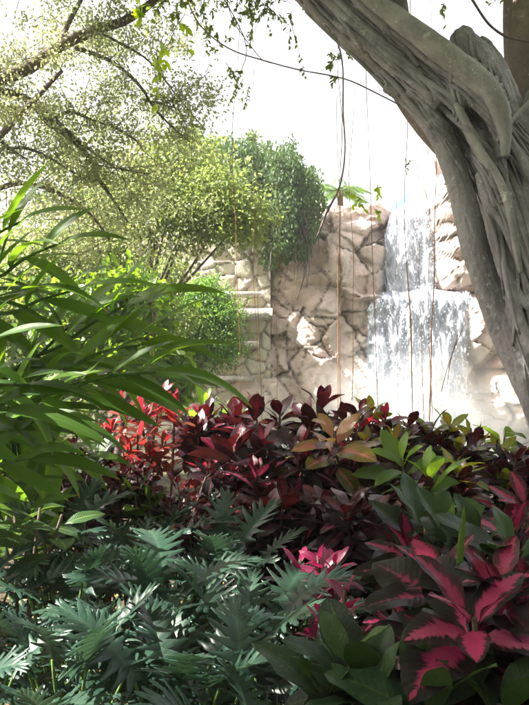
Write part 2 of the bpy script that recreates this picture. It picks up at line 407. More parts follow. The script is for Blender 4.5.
def rock_mat():
    k = NT('sandstone_rock'); p = k.pos(); var = k.attr('var'); rnd = k.attr('rnd')
    big = k.noise(p, .9, 4, .6).outputs[0]; med = k.noise(p, 3.3, 6, .65).outputs[0]; fin = k.noise(p, 17, 6, .7).outputs[0]
    col = k.ramp(rnd, [(0, (.60, .50, .44)), (.3, (.63, .47, .40)), (.5, (.50, .34, .265)), (.72, (.67, .58, .52)), (1, (.60, .45, .375))])
    col = k.mix(k.smooth(big, .35, .68), col, (.62, .52, .455))
    col = k.mix(k.math('MULTIPLY', k.smooth(med, .58, .74), .5), col, (.42, .24, .15))
    col = k.mix(k.math('MULTIPLY', k.smooth(fin, .55, .75), .3), col, (.32, .22, .17))
    wh = k.noise(k.mapping(p, (1.6, 1.6, .6), (5, 3, 1)), 1.2, 5, .65).outputs[0]
    col = k.mix(k.math('MULTIPLY', k.smooth(wh, .55, .7), .7), col, (.66, .62, .57))
    st = k.noise(k.mapping(p, (3.5, 3.5, .35), (1, 7, 2)), 1.0, 5, .7).outputs[0]
    col = k.mix(k.math('MULTIPLY', k.smooth(st, .57, .72), .35), col, (.15, .10, .075))
    col = k.mix(k.math('MULTIPLY', var, .95), col, (.04, .032, .028))       # dirt in the cracks, with crack shade put into the colour
    h = k.math('ADD', k.math('MULTIPLY', med, .6), k.math('MULTIPLY', fin, .35))
    pb = k.n('BsdfPrincipled', i_Base_Color=col, i_Roughness=.8, i_Normal=k.bump(h, 1.0, .10)); pb.inputs['Specular IOR Level'].default_value = .3
    return k.done(pb)
M['rock'] = rock_mat()

def masonry_mat(name='cream_fieldstone'):
    k = NT(name); p = k.pos(); var = k.attr('var'); rnd = k.attr('rnd')
    fin = k.noise(p, 14, 6, .7).outputs[0]; med = k.noise(p, 3, 4, .6).outputs[0]
    col = k.ramp(rnd, [(0, (.50, .44, .33)), (.3, (.56, .52, .42)), (.55, (.48, .40, .27)), (.8, (.60, .57, .48)), (1, (.42, .36, .27))])
    col = k.mix(k.math('MULTIPLY', k.smooth(fin, .5, .72), .4), col, (.30, .25, .17))
    col = k.mix(k.math('MULTIPLY', k.smooth(med, .52, .7), .4), col, (.30, .29, .22))
    col = k.mix(var, col, (.17, .145, .115))
    pb = k.n('BsdfPrincipled', i_Base_Color=col, i_Roughness=.85, i_Normal=k.bump(fin, .6, .03))
    return k.done(pb)
M['masonry'] = masonry_mat()
def slab_mat():
    k = NT('weathered_slab'); p = k.pos()
    a = k.noise(k.mapping(p, (1, 1, 2.5)), 2.2, 6, .65).outputs[0]; b = k.noise(p, 22, 5, .7).outputs[0]
    col = k.mix(k.smooth(a, .38, .64), (.55, .51, .45), (.28, .25, .21))
    col = k.mix(k.math('MULTIPLY', k.smooth(b, .45, .66), .6), col, (.14, .12, .10))
    return k.done(k.n('BsdfPrincipled', i_Base_Color=col, i_Roughness=.85, i_Normal=k.bump(b, .6, .03)))
M['slab'] = slab_mat()

def fall_mat():
    k = NT('falling_water'); uv = k.uv(); rnd = k.attr('rnd')
    cmb = k.n('CombineXYZ'); k.set(cmb.inputs[2], k.math('MULTIPLY', rnd, 9.0))
    w0 = k.n('VectorMath', operation='ADD', i_0=uv, i_1=cmb.outputs[0]).outputs[0]
    a = k.noise(k.mapping(w0, (6.0, 1.1, 1)), 1.0, 5, .68).outputs[0]
    b = k.noise(k.mapping(w0, (15, 3.4, 1)), 1.0, 4, .7).outputs[0]
    c = k.noise(k.mapping(w0, (1.6, .5, 1)), 1.0, 3, .6).outputs[0]
    m = k.math('ADD', k.math('ADD', k.math('MULTIPLY', a, .5), k.math('MULTIPLY', b, .34)), k.math('MULTIPLY', c, .25))
    m = k.math('ADD', m, k.math('MULTIPLY', k.attr('var'), .16))
    mask = k.smooth(m, .50, .66)
    nrm = k.bump(m, .8, .12)
    pb = k.n('BsdfPrincipled', i_Base_Color=(.60, .63, .69), i_Roughness=.4, i_Normal=nrm)
    tr = k.n('BsdfTranslucent', i_Color=(.60, .63, .70), i_Normal=nrm)
    foam = k.n('MixShader'); foam.inputs[0].default_value = .4; k.set(foam.inputs[1], pb); k.set(foam.inputs[2], tr)
    gl = k.n('BsdfGlossy', i_Color=(.9, .95, 1), i_Roughness=.12, i_Normal=nrm); tp = k.n('BsdfTransparent', i_Color=(.93, .96, .99))
    film = k.n('MixShader'); film.inputs[0].default_value = .16; k.set(film.inputs[1], tp); k.set(film.inputs[2], gl)
    ms = k.n('MixShader'); k.set(ms.inputs[0], mask); k.set(ms.inputs[1], film); k.set(ms.inputs[2], foam)
    return k.done(ms)
M['fall'] = fall_mat()
def spray_mat():
    k = NT('water_spray')
    pb = k.n('BsdfPrincipled', i_Base_Color=(.75, .78, .83), i_Roughness=.3)
    tr = k.n('BsdfTranslucent', i_Color=(.9, .92, .95))
    ms = k.n('MixShader'); ms.inputs[0].default_value = .45; k.set(ms.inputs[1], pb); k.set(ms.inputs[2], tr)
    return k.done(ms)
M['spray'] = spray_mat()
def water_mat():
    k = NT('pool_water'); p = k.pos()
    h = k.noise(p, 6, 4, .6).outputs[0]
    return k.done(k.n('BsdfPrincipled', i_Base_Color=(.10, .14, .13), i_Roughness=.08, i_Normal=k.bump(h, .4, .05)))
M['water'] = water_mat()
def plain(name, col, rough=.7):
    k = NT(name); n = k.noise(k.pos(), 4, 4, .6).outputs[0]
    return k.done(k.n('BsdfPrincipled', i_Base_Color=k.mix(k.smooth(n, .3, .7), tuple(c*.85 for c in col), col), i_Roughness=rough))
M['blue_roof'] = plain('blue_roof_paint', (.05, .15, .45)); M['render'] = plain('pale_render', (.6, .58, .54))

# ------------------------------------------------------------------ light, sky, haze
SUN_AZ, SUN_EL = R(-98), R(49)
w = bpy.data.worlds.new('World'); scn.world = w; w.use_nodes = True
nt = w.node_tree; bg = nt.nodes['Background']; sky = nt.nodes.new('ShaderNodeTexSky')
sky.sky_type = 'NISHITA'; sky.sun_disc = False; sky.sun_elevation = SUN_EL; sky.sun_rotation = SUN_AZ
sky.air_density = .75; sky.dust_density = 10.0; sky.ozone_density = 1.0
tcw = nt.nodes.new('ShaderNodeTexCoord'); nw = nt.nodes.new('ShaderNodeTexNoise'); nw.inputs['Scale'].default_value = 2.2; nw.inputs['Detail'].default_value = 5
nt.links.new(tcw.outputs['Generated'], nw.inputs['Vector'])
mr = nt.nodes.new('ShaderNodeMapRange'); mr.inputs[1].default_value = .3; mr.inputs[2].default_value = .6; mr.inputs[3].default_value = .55; mr.inputs[4].default_value = .9
nt.links.new(nw.outputs[0], mr.inputs[0])
mw = nt.nodes.new('ShaderNodeMix'); mw.data_type = 'RGBA'; mw.inputs[7].default_value = (2.0, 1.98, 1.98, 1)
nt.links.new(mr.outputs[0], mw.inputs[0]); nt.links.new(sky.outputs[0], mw.inputs[6])
nt.links.new(mw.outputs[2], bg.inputs[0]); bg.inputs[1].default_value = .15
sl = bpy.data.lights.new('sun', 'SUN'); sl.energy = 4.8; sl.angle = R(.5); sl.color = (1, .95, .86)
so = bpy.data.objects.new('sun', sl); COL.objects.link(so)
sd = Vector((math.sin(SUN_AZ)*math.cos(SUN_EL), math.cos(SUN_AZ)*math.cos(SUN_EL), math.sin(SUN_EL)))
so.rotation_euler = sd.to_track_quat('Z', 'Y').to_euler(); so.location = (-4, 6, 12)
scn.view_settings.view_transform = 'Standard'; scn.view_settings.look = 'None'
scn.view_settings.exposure = 2.4; scn.view_settings.gamma = 1

def box_mesh(name, lo, hi):
    me = bpy.data.meshes.new(name); x0, y0, z0 = lo; x1, y1, z1 = hi
    v = [(x, y, z) for x in (x0, x1) for y in (y0, y1) for z in (z0, z1)]
    me.from_pydata(v, [], [(0, 1, 3, 2), (4, 6, 7, 5), (0, 4, 5, 1), (2, 3, 7, 6), (0, 2, 6, 4), (1, 5, 7, 3)]); me.update(); return me
HAZE = 0.0026
k = NT('garden_haze'); pv = k.n('VolumePrincipled'); pv.inputs['Color'].default_value = (.95, .95, .95, 1); pv.inputs['Density'].default_value = HAZE; pv.inputs['Anisotropy'].default_value = .4
k.set(k.out.inputs['Volume'], pv)
hz = bpy.data.objects.new('haze', box_mesh('haze', (-45, -20, -1.5), (45, 62, 17))); COL.objects.link(hz); hz.data.materials.append(k.m)
tag(hz, kind='stuff', label='bright humid haze hanging through the garden', cat='haze')

# ------------------------------------------------------------------ ground
def ground():
    xs = np.concatenate([[-600, -200, -80], np.linspace(-30, 30, 90), [80, 200, 600]])
    ys = np.concatenate([[-200, -60], np.linspace(-12, 40, 90), [80, 200, 600, 1200]])
    X, Y = np.meshgrid(xs, ys, indexing='ij')
    Z = .035*np.sin(X*1.7+.6)*np.cos(Y*1.3)+.02*np.sin(X*4.1+Y*3.3)
    Z *= (np.abs(X) < 31)*(np.abs(Y) < 41)
    n1, n2 = X.shape; i = np.arange(n1-1)[:, None]*n2; j = np.arange(n2-1)[None]
    q = np.stack([i+j, i+n2+j, i+n2+j+1, i+j+1], -1).reshape(-1, 4)
    mb = MB(); mb.add(np.stack([X, Y, Z], -1), q)
    return tag(mb.build('ground', M['soil']), kind='structure')
ground()

# ------------------------------------------------------------------ value noise for shaping rock
def vnoise(x, y, seed=0):
    xi = np.floor(x).astype(int); yi = np.floor(y).astype(int); fx = x-xi; fy = y-yi
    fx = fx*fx*(3-2*fx); fy = fy*fy*(3-2*fy)
    def h(a, b):
        s = np.sin(a*127.1+b*311.7+seed*74.7)*43758.5453; return s-np.floor(s)
    return (h(xi, yi)*(1-fx)+h(xi+1, yi)*fx)*(1-fy)+(h(xi, yi+1)*(1-fx)+h(xi+1, yi+1)*fx)*fy
def fbm(x, y, o=4, seed=0):
    s = 0; a = .5
    for i in range(o): s = s+a*(vnoise(x*2**i, y*2**i, seed+i)-.5); a *= .5
    return s
def voro(x, z, seeds):
    """nearest seed, distance to the cell border"""
    sh = x.shape; p = np.stack([x.ravel(), z.ravel()], -1)
    d = np.sqrt(((p[:, None, :]-seeds[None])**2).sum(-1))
    o = np.argpartition(d, 1, axis=1)[:, :2]; dd = np.take_along_axis(d, o, 1)
    sw = dd[:, 0] > dd[:, 1]; c = np.where(sw, o[:, 1], o[:, 0]); f1 = dd.min(1); f2 = dd.max(1)
    return c.reshape(sh), (f2-f1).reshape(sh)

WY = 16.0
def wx(px): return P(px, 350, WY)[0]
def wz(py): return P(264, py, WY)[2]

def curve_top(x):
    """top edge of the rock wall"""
    pts = [(-1.2, 4.6), (0.0, 5.3), (.9, 5.7), (1.4, 5.25), (2.0, 5.15), (2.6, 5.35), (2.95, 5.2), (3.7, 5.35), (4.0, 5.95), (4.6, 6.2), (5.6, 6.0), (7.2, 5.6), (9, 4.8)]
    return np.interp(x, [p[0] for p in pts], [p[1] for p in pts])

def fall_depth(x, z):
    """how far the rock face stands in front of the plane y = WY, towards the camera (positive)"""
    def bump(cx, cz, rx, rz, a, p=2.4):
        r = (np.abs((x-cx)/rx)**p+np.abs((z-cz)/rz)**p); return a*np.clip(1-r, 0, 1)**.5
    y = np.zeros_like(x)
    # base slopes out towards the foot
    y += np.clip(5.2-z, 0, 6)*.10
    # upper chute cut back, lower step pushed out
    chute = np.exp(-((x-3.15)/.62)**4)*np.clip((z-3.2)/.15, 0, 1)
    y -= .55*chute
    step = np.clip((3.28-z)/.10, 0, 1)*np.exp(-((x-3.2)/1.25)**6)
    y += .55*step
    y += bump(2.15, 4.0, .8, .9, .40)                       # brown boulder left of the upper fall
    y += bump(2.0, 5.2, 1.1, .6, .15)
    y += bump(4.1, 3.95, .62, .74, 1.0)                     # boulder right of the upper fall
    y += bump(4.2, 5.25, .8, .75, .55)
    y += bump(4.75, 2.55, .62, .85, 1.15)                    # boulder right of the lower fall
    y += bump(5.4, 1.2, .9, .9, 1.2)
    y += bump(1.55, 2.0, .9, 1.4, .35)                       # left foot
    y += bump(.75, 3.0, .9, .9, .25)
    y += bump(.4, 1.3, 1.2, 1.0, .35)
    y += bump(1.1, 4.3, .8, .8, .2)
    y += bump(6.5, 3.2, 1.2, 1.5, .9)
    return y

def rock_wall():
    xs = np.arange(-1.25, 8.4, .034); nz = 190
    U = np.linspace(0, 1, nz)
    top = curve_top(xs)+.18*fbm(xs*2.3, xs*0, 4, 3)
    X = np.repeat(xs[:, None], nz, 1); Z = -.3+U[None]*(top[:, None]+.3)
    wxn = X+.55*fbm(X*1.4, Z*1.4, 5, 21); wzn = Z+.55*fbm(X*1.4, Z*1.4, 5, 31)
    r2 = np.random.default_rng(4)
    s1 = np.stack([r2.uniform(-2, 9, 62), r2.uniform(-1, 7, 62)], -1); s2 = np.stack([r2.uniform(-2, 9, 190), r2.uniform(-1, 7, 190)], -1)
    c1, e1 = voro(wxn, wzn*.9, s1); c2, e2 = voro(wxn*1.0+wzn*.25, wzn, s2)
    t1 = r2.normal(size=(62, 2))*.10; o1 = r2.normal(size=62)*.045
    s3 = np.stack([r2.uniform(-2, 9, 700), r2.uniform(-1, 7, 700)], -1); c3, e3 = voro(wxn*.9-wzn*.3, wzn+.2*wxn, s3); t3 = r2.normal(size=(700, 2))*.16; t2 = r2.normal(size=(190, 2))*.12; o2 = r2.normal(size=190)*.03
    d = fall_depth(X, Z)
    d += o1[c1]+t1[c1, 0]*(wxn-s1[c1, 0])+t1[c1, 1]*(wzn-s1[c1, 1])
    d += o2[c2]+t2[c2, 0]*(wxn-s2[c2, 0])+t2[c2, 1]*(wzn-s2[c2, 1])
    xx3 = wxn*.9-wzn*.3; zz3 = wzn+.2*wxn; d += t3[c3, 0]*(xx3-s3[c3, 0])+t3[c3, 1]*(zz3-s3[c3, 1])
    gate = vnoise(X*.9, Z*.9, 77)
    crack1 = np.exp(-(e1/.026)**2)*np.clip((gate-.12)*4, 0, 1); crack2 = np.exp(-(e2/.022)**2)*np.clip((gate-.42)*5, 0, 1)
    d -= .065*crack1+.04*crack2
    d += .24*fbm(X*2.6, Z*2.6, 6, 9)+.03*fbm(X*12, Z*12, 3, 5)
    # horizontal bedding on the right boulders
    bed = np.exp(-((X-4.5)/.9)**4); d += bed*.05*np.sin(Z*9+2*fbm(X*2, Z*2, 3, 2))
    Y = WY-d
    var = np.clip(crack1*.9+crack2*.75, 0, 1)
    rnd = np.clip(.5+.33*np.sin(c1*12.9)+.15*np.sin(c2*7.7), 0, 1)
    # top surface running back
    nb = 14; back = np.linspace(0, 1, nb+1)[1:]
    Xb = np.repeat(xs[:, None], nb, 1)+.0; Yb = Y[:, -1:]+back[None]*2.6
    Zb = Z[:, -1:]+.25*np.sin(back*2.5)[None]+.3*fbm(Xb*2, Yb*2, 4, 8)-.6*back[None]**3
    Zb = Zb+.95*np.clip((xs-3.0)/.9, 0, 1)[:, None]*np.clip((back-.35)/.3, 0, 1)[None]
    X = np.concatenate([X, Xb], 1); Y = np.concatenate([Y, Yb], 1); Z = np.concatenate([Z, Zb], 1)
    var = np.concatenate([var, np.zeros_like(Xb)], 1); rnd = np.concatenate([rnd, np.repeat(rnd[:, -1:], nb, 1)], 1)
    n1, n2 = X.shape; i = np.arange(n1-1)[:, None]*n2; j = np.arange(n2-1)[None]
    q = np.stack([i+j, i+n2+j, i+n2+j+1, i+j+1], -1).reshape(-1, 4)
    mb = MB(); mb.add(np.stack([X, Y, Z], -1), q, None, var, rnd)
    # back and sides so it stands as a solid from anywhere
    bx0, bx1 = xs[0], xs[-1]
    mb2 = np.array([[bx0, 16.4, -.3], [bx1, 16.4, -.3], [bx1, 19.5, -.3], [bx0, 19.5, -.3], [bx0, 16.6, 4.2], [bx1, 16.6, 4.2], [bx1, 18.6, 4.0], [bx0, 18.6, 4.0]])
    mb.add(mb2, np.array([[0, 1, 5, 4], [1, 2, 6, 5], [2, 3, 7, 6], [3, 0, 4, 7], [4, 5, 6, 7]]), None, 0.2, .5)
    o = mb.build('rock_wall', M['rock'])
    return tag(o, 'pinkish sandstone rock cliff with dark cracks around the waterfall', 'rock wall')
rock_wall()

# ------------------------------------------------------------------ masonry wall left of the rock
def masonry():
    x0, x1, zt = -6.5, .15, 4.75
    t = thing('stone_wall', 'cream fieldstone wall with slab ledges left of the pink rock cliff', 'stone wall', (-3, 15.6, 0))
    xs = np.arange(x0, x1, .03); zs = np.arange(-.2, zt, .03)
    X, Z = np.meshgrid(xs, zs, indexing='ij')
    r2 = np.random.default_rng(9)
    sd_ = []
    gx = np.arange(x0-.3, x1+.3, .33); gz = np.arange(-.4, zt+.3, .30)
    for a in gx:
        for b in gz: sd_.append((a+r2.uniform(-.14, .14), b+r2.uniform(-.13, .13)))
    sd_ = np.array(sd_)
    c, e = voro(X+.06*fbm(X*4, Z*4, 2, 1), Z+.06*fbm(X*4, Z*4, 2, 2), sd_)
    tl = r2.normal(size=(len(sd_), 2))*.05; of = r2.normal(size=len(sd_))*.015
    face = np.clip(e/.075, 0, 1)**.5
    d = .06*face+of[c]+tl[c, 0]*(X-sd_[c, 0])+tl[c, 1]*(Z-sd_[c, 1])+.02*fbm(X*9, Z*9, 3, 4)
    d += np.where(Z > 2.95, -.16, 0)+np.where(Z > 4.0, -.08, 0)
    # ragged right end where the cliff begins
    Y = 15.42-d
    var = 1-np.clip(e/.04, 0, 1); rnd = (np.sin(c*91.7)*.5+.5)
    n1, n2 = X.shape; i = np.arange(n1-1)[:, None]*n2; j = np.arange(n2-1)[None]
    q = np.stack([i+j, i+n2+j, i+n2+j+1, i+j+1], -1).reshape(-1, 4)
    mb = MB(); mb.add(np.stack([X, Y, Z], -1), q, None, var, rnd)
    b = np.array([[x0, 15.45, -.2], [x1, 15.45, -.2], [x1, 16.3, -.2], [x0, 16.3, -.2], [x0, 15.6, zt-.02], [x1, 15.6, zt-.02], [x1, 16.3, zt-.02], [x0, 16.3, zt-.02]])
    mb.add(b, np.array([[1, 2, 6, 5], [2, 3, 7, 6], [3, 0, 4, 7], [4, 5, 6, 7]]), None, .2, .5)
    mb.build('stone_face', M['masonry'], t)
    for z, th, dep, xa, xb in ((2.93, .19, .58, -5.8, .16), (2.27, .14, .45, -5.6, -.12), (3.33, .10, .12, -5.2, .0), (1.55, .12, .26, -5.5, -.2)):
        m = MB(); n = 60; xx = np.linspace(xa, xb, n)
        jz = .03*fbm(xx*3, xx*0+z, 3, 2); jy = .06*fbm(xx*4, xx*0+z*3, 3, 7)
        ring = [(15.5, z-th), (15.42-dep+.03, z-th), (15.42-dep, z-th*.75), (15.42-dep, z-.03), (15.42-dep+.03, z), (15.5, z)]
        V = np.array([[(xx[i], r[0]+jy[i]*(r[0] < 15.45), r[1]+jz[i]) for r in ring] for i in range(n)])
        k_ = len(ring); i = np.arange(n-1)[:, None]*k_; j = np.arange(k_-1)[None]
        qq = np.stack([i+j, i+j+1, i+k_+j+1, i+k_+j], -1).reshape(-1, 4)
        m.add(V.reshape(-1, 3), [qq, np.array([[0, 1, 2, 3, 4, 5]]), np.array([[5, 4, 3, 2, 1, 0]])+(n-1)*k_])
        m.build('ledge', M['slab'], t)
masonry()

# ------------------------------------------------------------------ waterfall, pool, mist
def sheet(mb, left, right, path, n_u, rnd, var, ruff, seed):
    """a falling sheet: path gives (z, y); left/right give x limits against z"""
    zz = np.array([p[0] for p in path]); yy = np.array([p[1] for p in path])
    n_v = 70; s = np.linspace(0, 1, n_v); ln = np.concatenate([[0], np.cumsum(np.hypot(np.diff(zz), np.diff(yy)))]); ln /= ln[-1]
    z = np.interp(s, ln, zz); y = np.interp(s, ln, yy)
    u = np.linspace(0, 1, n_u)
    xl = np.interp(z, *left); xr = np.interp(z, *right)
    X = xl[:, None]+(xr-xl)[:, None]*u[None]; Zs = np.repeat(z[:, None], n_u, 1)
    X = X+.07*fbm(Zs*3, u[None]*4+seed, 3, seed)
    Yv = y[:, None]+ruff*(fbm(X*6, Zs*1.5, 4, seed)*1.5+fbm(X*14, Zs*5, 3, seed+3))
    Zs = Zs+.05*fbm(X*7, Zs*0+s[:, None]*3, 3, seed+5)
    uv = np.stack([X, np.repeat((s*(abs(zz[0]-zz[-1])))[:, None], n_u, 1)], -1)
    i = np.arange(n_v-1)[:, None]*n_u; j = np.arange(n_u-1)[None]
    q = np.stack([i+j, i+n_u+j, i+n_u+j+1, i+j+1], -1).reshape(-1, 4)
    va = var-1.6*(np.abs(u-.5)*2)[None]**(4+3*vnoise(s*9, s*0+seed, 4))[:, None]+.5*fbm(X*1.5, Zs*.6, 3, seed)
    mb.add(np.stack([X, Yv, Zs], -1), q, uv, va, rnd)

def flakes(mb, n, fx, fy, fz, size=(.02, .08)):
    p = np.stack([fx, fy, fz], -1)
    d = unit(np.stack([rng.normal(0, .25, n), rng.normal(0, .3, n), -np.ones(n)], -1))
    leaves(mb, T_TINY, p, d, rand_dirs(n), rng.uniform(*size, n), rng.uniform(.004, .016, n), 0.3, .4)

def waterfall():
    t = thing('waterfall', 'white two-tier waterfall tumbling down the pink rock cliff into mist', 'waterfall', (3.1, 15.2, 0))
    up = MB()
    yb = [WY-(-.55+.02)-.02]
    zl = ([3.2, 3.9, 4.6, 5.1, 5.4], [2.62, 2.58, 2.62, 2.78, 3.0]); zr = ([3.2, 3.9, 4.6, 5.1, 5.4], [3.62, 3.66, 3.8, 3.95, 4.06])
    for k_, off in enumerate((0, -.1, -.2)):
        path = [(5.42, 17.1+off), (5.28, 16.25+off), (5.0, 15.98+off), (4.5, 15.85+off), (3.9, 15.72+off), (3.5, 15.62+off), (3.22, 15.55+off)]
        sheet(up, zl, zr, path, 60, .1+.3*k_, .9-.15*k_, .22, 3+k_)
    up.build('upper_cascade', M['fall'], t)
    lo = MB()
    zl = ([.3, 1.2, 2.2, 2.9, 3.25, 3.4], [2.0, 2.05, 2.1, 2.12, 2.3, 2.6]); zr = ([.3, 1.2, 2.2, 2.9, 3.25, 3.4], [4.0, 4.05, 4.12, 4.28, 4.3, 4.1])
    for k_, off in enumerate((0, -.1, -.2)):
        path = [(3.40, 15.75+off), (3.30, 15.3+off), (3.12, 15.05+off), (2.6, 14.96+off), (2.0, 14.88+off), (1.2, 14.78+off), (.3, 14.7+off)]
        sheet(lo, zl, zr, path, 90, .15+.3*k_, .75-.12*k_, .26, 13+k_)
    lo.build('lower_cascade', M['fall'], t)
    sp = MB(); n = 700
    z = rng.uniform(3.2, 5.25, n); x = np.interp(z, [3.2, 5.3], [2.68, 2.9])+rng.beta(1, 1, n)*np.interp(z, [3.2, 5.3], [.88, 1.0])
    flakes(sp, n, x, 15.9-(5.2-z)*.14-rng.exponential(.14, n)-.15, z)
    n = 1300; z = rng.uniform(.6, 3.3, n); x = 2.15+rng.beta(1.5, 1.5, n)*2.0
    flakes(sp, n, x, 15.12-(3.3-z)*.13-rng.exponential(.16, n)-.25, z)
    sp.build('spray', M['spray'], t)
    pw = MB(); a = np.linspace(0, 2*np.pi, 48, endpoint=False)
    r = 1+.12*np.sin(3*a+1)+.07*np.sin(5*a)
    pw.add(np.concatenate([np.stack([2.6+3.2*r*np.cos(a), 13.7+1.9*r*np.sin(a), np.full(48, .12)], -1)]), [np.arange(48)[None]])
    tag(pw.build('water', M['water']), kind='structure')
    # mist at the foot
    me = box_mesh('mist', (-.4, 12.9, .05), (5.8, 15.25, 2.9)); o = bpy.data.objects.new('mist', me); COL.objects.link(o)
    k = NT('waterfall_mist'); p = k.pos()
    sx = k.n('SeparateXYZ'); k.set(sx.inputs[0], p)
    dx = k.math('DIVIDE', k.math('SUBTRACT', sx.outputs[0], 2.8), 3.0); dy = k.math('DIVIDE', k.math('SUBTRACT', sx.outputs[1], 14.1), 1.15); dz = k.math('DIVIDE', k.math('SUBTRACT', sx.outputs[2], .3), 2.2)
    r2 = k.math('ADD', k.math('ADD', k.math('MULTIPLY', dx, dx), k.math('MULTIPLY', dy, dy)), k.math('MULTIPLY', dz, dz))
    fall = k.math('SUBTRACT', 1.0, r2, clamp=True)
    nz = k.noise(p, 1.1, 3, .55).outputs[0]
    den = k.math('MULTIPLY', k.math('MULTIPLY', fall, fall), k.math('MULTIPLY', k.smooth(nz, .28, .72), 1.15))
    pv = k.n('VolumePrincipled'); pv.inputs['Color'].default_value = (.97, .96, .95, 1); k.set(pv.inputs['Density'], den); pv.inputs['Anisotropy'].default_value = .2
    k.set(k.out.inputs['Volume'], pv); me.materials.append(k.m)
    tag(o, 'pale mist billowing at the foot of the waterfall', 'mist', kind='stuff')
waterfall()

# ------------------------------------------------------------------ strangler fig
FY = 5.5
def fp(px, py, r, dy=0.0):
    q = min(1, max(0, (py-90)/130)); px += 14*q*q*(3-2*q)
    p = P(px, py, FY); p[1] += dy; return p, r*FY/F
def strand(mb, lst, sub=5, sides=14):
    pr = [fp(*a) for a in lst]
    tube(mb, [p for p, r in pr], [r for p, r in pr], sides=sides, sub=sub)
fig = thing('fig_tree', 'grey strangler fig with twisted fused trunk and hanging roots at right', 'tree', (2.75, 5.5, 0))
def fig_trunk():
    mb = MB()
    C = [(650, 760, 92, .2), (625, 620, 74, .22), (605, 520, 58, .2), (585, 430, 53, .18), (563, 350, 49, .18), (540, 280, 46, .18), (518, 215, 43, .17), (498, 160, 39, .17), (470, 118, 34, .15), (430, 85, 32, .06), (390, 50, 28, .03), (349, 16, 26, 0), (300, -32, 25, 0), (230, -105, 23, -.1), (140, -190, 20, -.2), (30, -270, 15, -.3)]
    strand(mb, C, 6, 24)
    # broken upright stump beside the fork
    strand(mb, [(490, 150, 36, .1), (480, 100, 32, .08), (472, 70, 22, .06), (464, 45, 13, .05), (460, 30, 8, .05)], 5)
    strand(mb, [(500, 150, 34, .12), (495, 105, 22, .1), (488, 75, 15, .08), (483, 58, 9, .08)], 5)
    strand(mb, [(455, 105, 20, .05), (445, 70, 18, .05), (432, 50, 10, .05), (420, 42, 6, .05)], 5)
    strand(mb, [(512, 130, 20, .05), (502, 95, 16, .0), (494, 68, 12, .0), (485, 48, 8, 0), (478, 40, 5, 0)], 5)
    strand(mb, [(495, 125, 26, .0), (483, 90, 25, -.03), (474, 65, 21, -.03), (465, 45, 14, -.02), (458, 30, 6, -.02)], 5)
    for i in range(9):
        x = rng.uniform(455, 500); y = 28+max(0, x-462)*1.35+rng.uniform(0, 10)
        strand(mb, [(x+10, y+45, 9, rng.uniform(-.12, .05)), (x+4, y+18, 7, rng.uniform(-.1, .05)), (x, y, rng.uniform(2.5, 5), 0)], 4)
    for i in range(16):
        u = rng.uniform(-12, 26); v0 = rng.uniform(0, 50); q = rng.uniform(2.5, 5)
        strand(mb, [(330+v0+u*.6, 0+v0*.85-u*.7+18, q, -.16), (360+v0+u*.6, 27+v0*.85-u*.7+16, q+1, -.2), (395+v0+u*.5, 58+v0*.85-u*.6+12, q, -.2)], 5, 8)
    strand(mb, [(470, 62, 8, -.05), (468, 45, 9, -.05), (462, 33, 7, -.03)], 4)
    # long smooth lichen covered root laid over the limb
    strand(mb, [(285, -55, 8, -.24), (320, -20, 9, -.26), (341, 0, 9.5, -.27), (379, 31, 10, -.28), (416, 61, 11, -.31), (447, 88, 12, -.34), (470, 110, 13, -.37), (480, 132, 12, -.34), (481, 150, 8, -.33), (478, 172, 6, -.33)], 6)
    # left edge column
    strand(mb, [(385, 88, 6, -.05), (408, 105, 9, -.08), (426, 125, 12, -.1), (438, 155, 13, -.1), (446, 200, 13, -.1), (457, 250, 14, -.1), (474, 300, 14, -.1), (494, 350, 14, -.1), (516, 400, 14, -.1), (536, 450, 14, -.1), (556, 520, 18, -.1), (580, 640, 22, -.1)], 6)
    # strands down the front
    strand(mb, [(436, 108, 4, -.24), (443, 120, 4.5, -.28), (450, 140, 5, -.3), (458, 165, 5, -.31), (470, 190, 5, -.32), (478, 215, 5, -.33), (484, 250, 5, -.33)], 6, 10)
    strand(mb, [(462, 180, 7, -.2), (466, 215, 6, -.24), (470, 250, 5, -.26), (482, 290, 5, -.3), (492, 326, 5, -.3), (508, 355, 5, -.3), (530, 392, 6, -.3), (545, 430, 7, -.28)], 6, 10)
    strand(mb, [(478, 165, 8, -.26), (474, 182, 9, -.27), (477, 200, 10, -.28), (484, 225, 11, -.3), (494, 250, 10, -.3), (508, 285, 10, -.32), (518, 330, 11, -.3), (530, 375, 12, -.28), (548, 425, 12, -.26), (575, 500, 15, -.2)], 6)
    strand(mb, [(492, 158, 8, -.26), (502, 172, 8, -.28), (505, 190, 8, -.28), (500, 212, 9, -.29), (494, 232, 8, -.29)], 6)
    strand(mb, [(484, 163, 7, -.22), (490, 158, 8, -.24), (498, 163, 7, -.24)], 5)
    strand(mb, [(540, 120, 12, -.2), (528, 160, 13, -.24), (516, 195, 12, -.28), (506, 225, 12, -.3), (512, 250, 12, -.3), (522, 275, 13, -.3), (535, 320, 14, -.3), (552, 380, 16, -.28), (575, 450, 17, -.25), (600, 540, 20, -.2)], 6)
    strand(mb, [(545, 190, 13, -.2), (533, 225, 11, -.24), (530, 262, 11, -.26), (540, 310, 12, -.26)], 6)
    strand(mb, [(480, 150, 2.6, -.34), (492, 138, 2.4, -.36), (506, 124, 2.2, -.34), (521, 113, 2, -.3), (540, 105, 2, -.25)], 5, 8)
    strand(mb, [(405, 98, 8, -.12), (425, 106, 8, -.2), (447, 112, 8, -.28), (466, 118, 7, -.3)], 5)
    strand(mb, [(395, 80, 7, -.16), (420, 95, 8, -.2), (445, 104, 6, -.26)], 5)
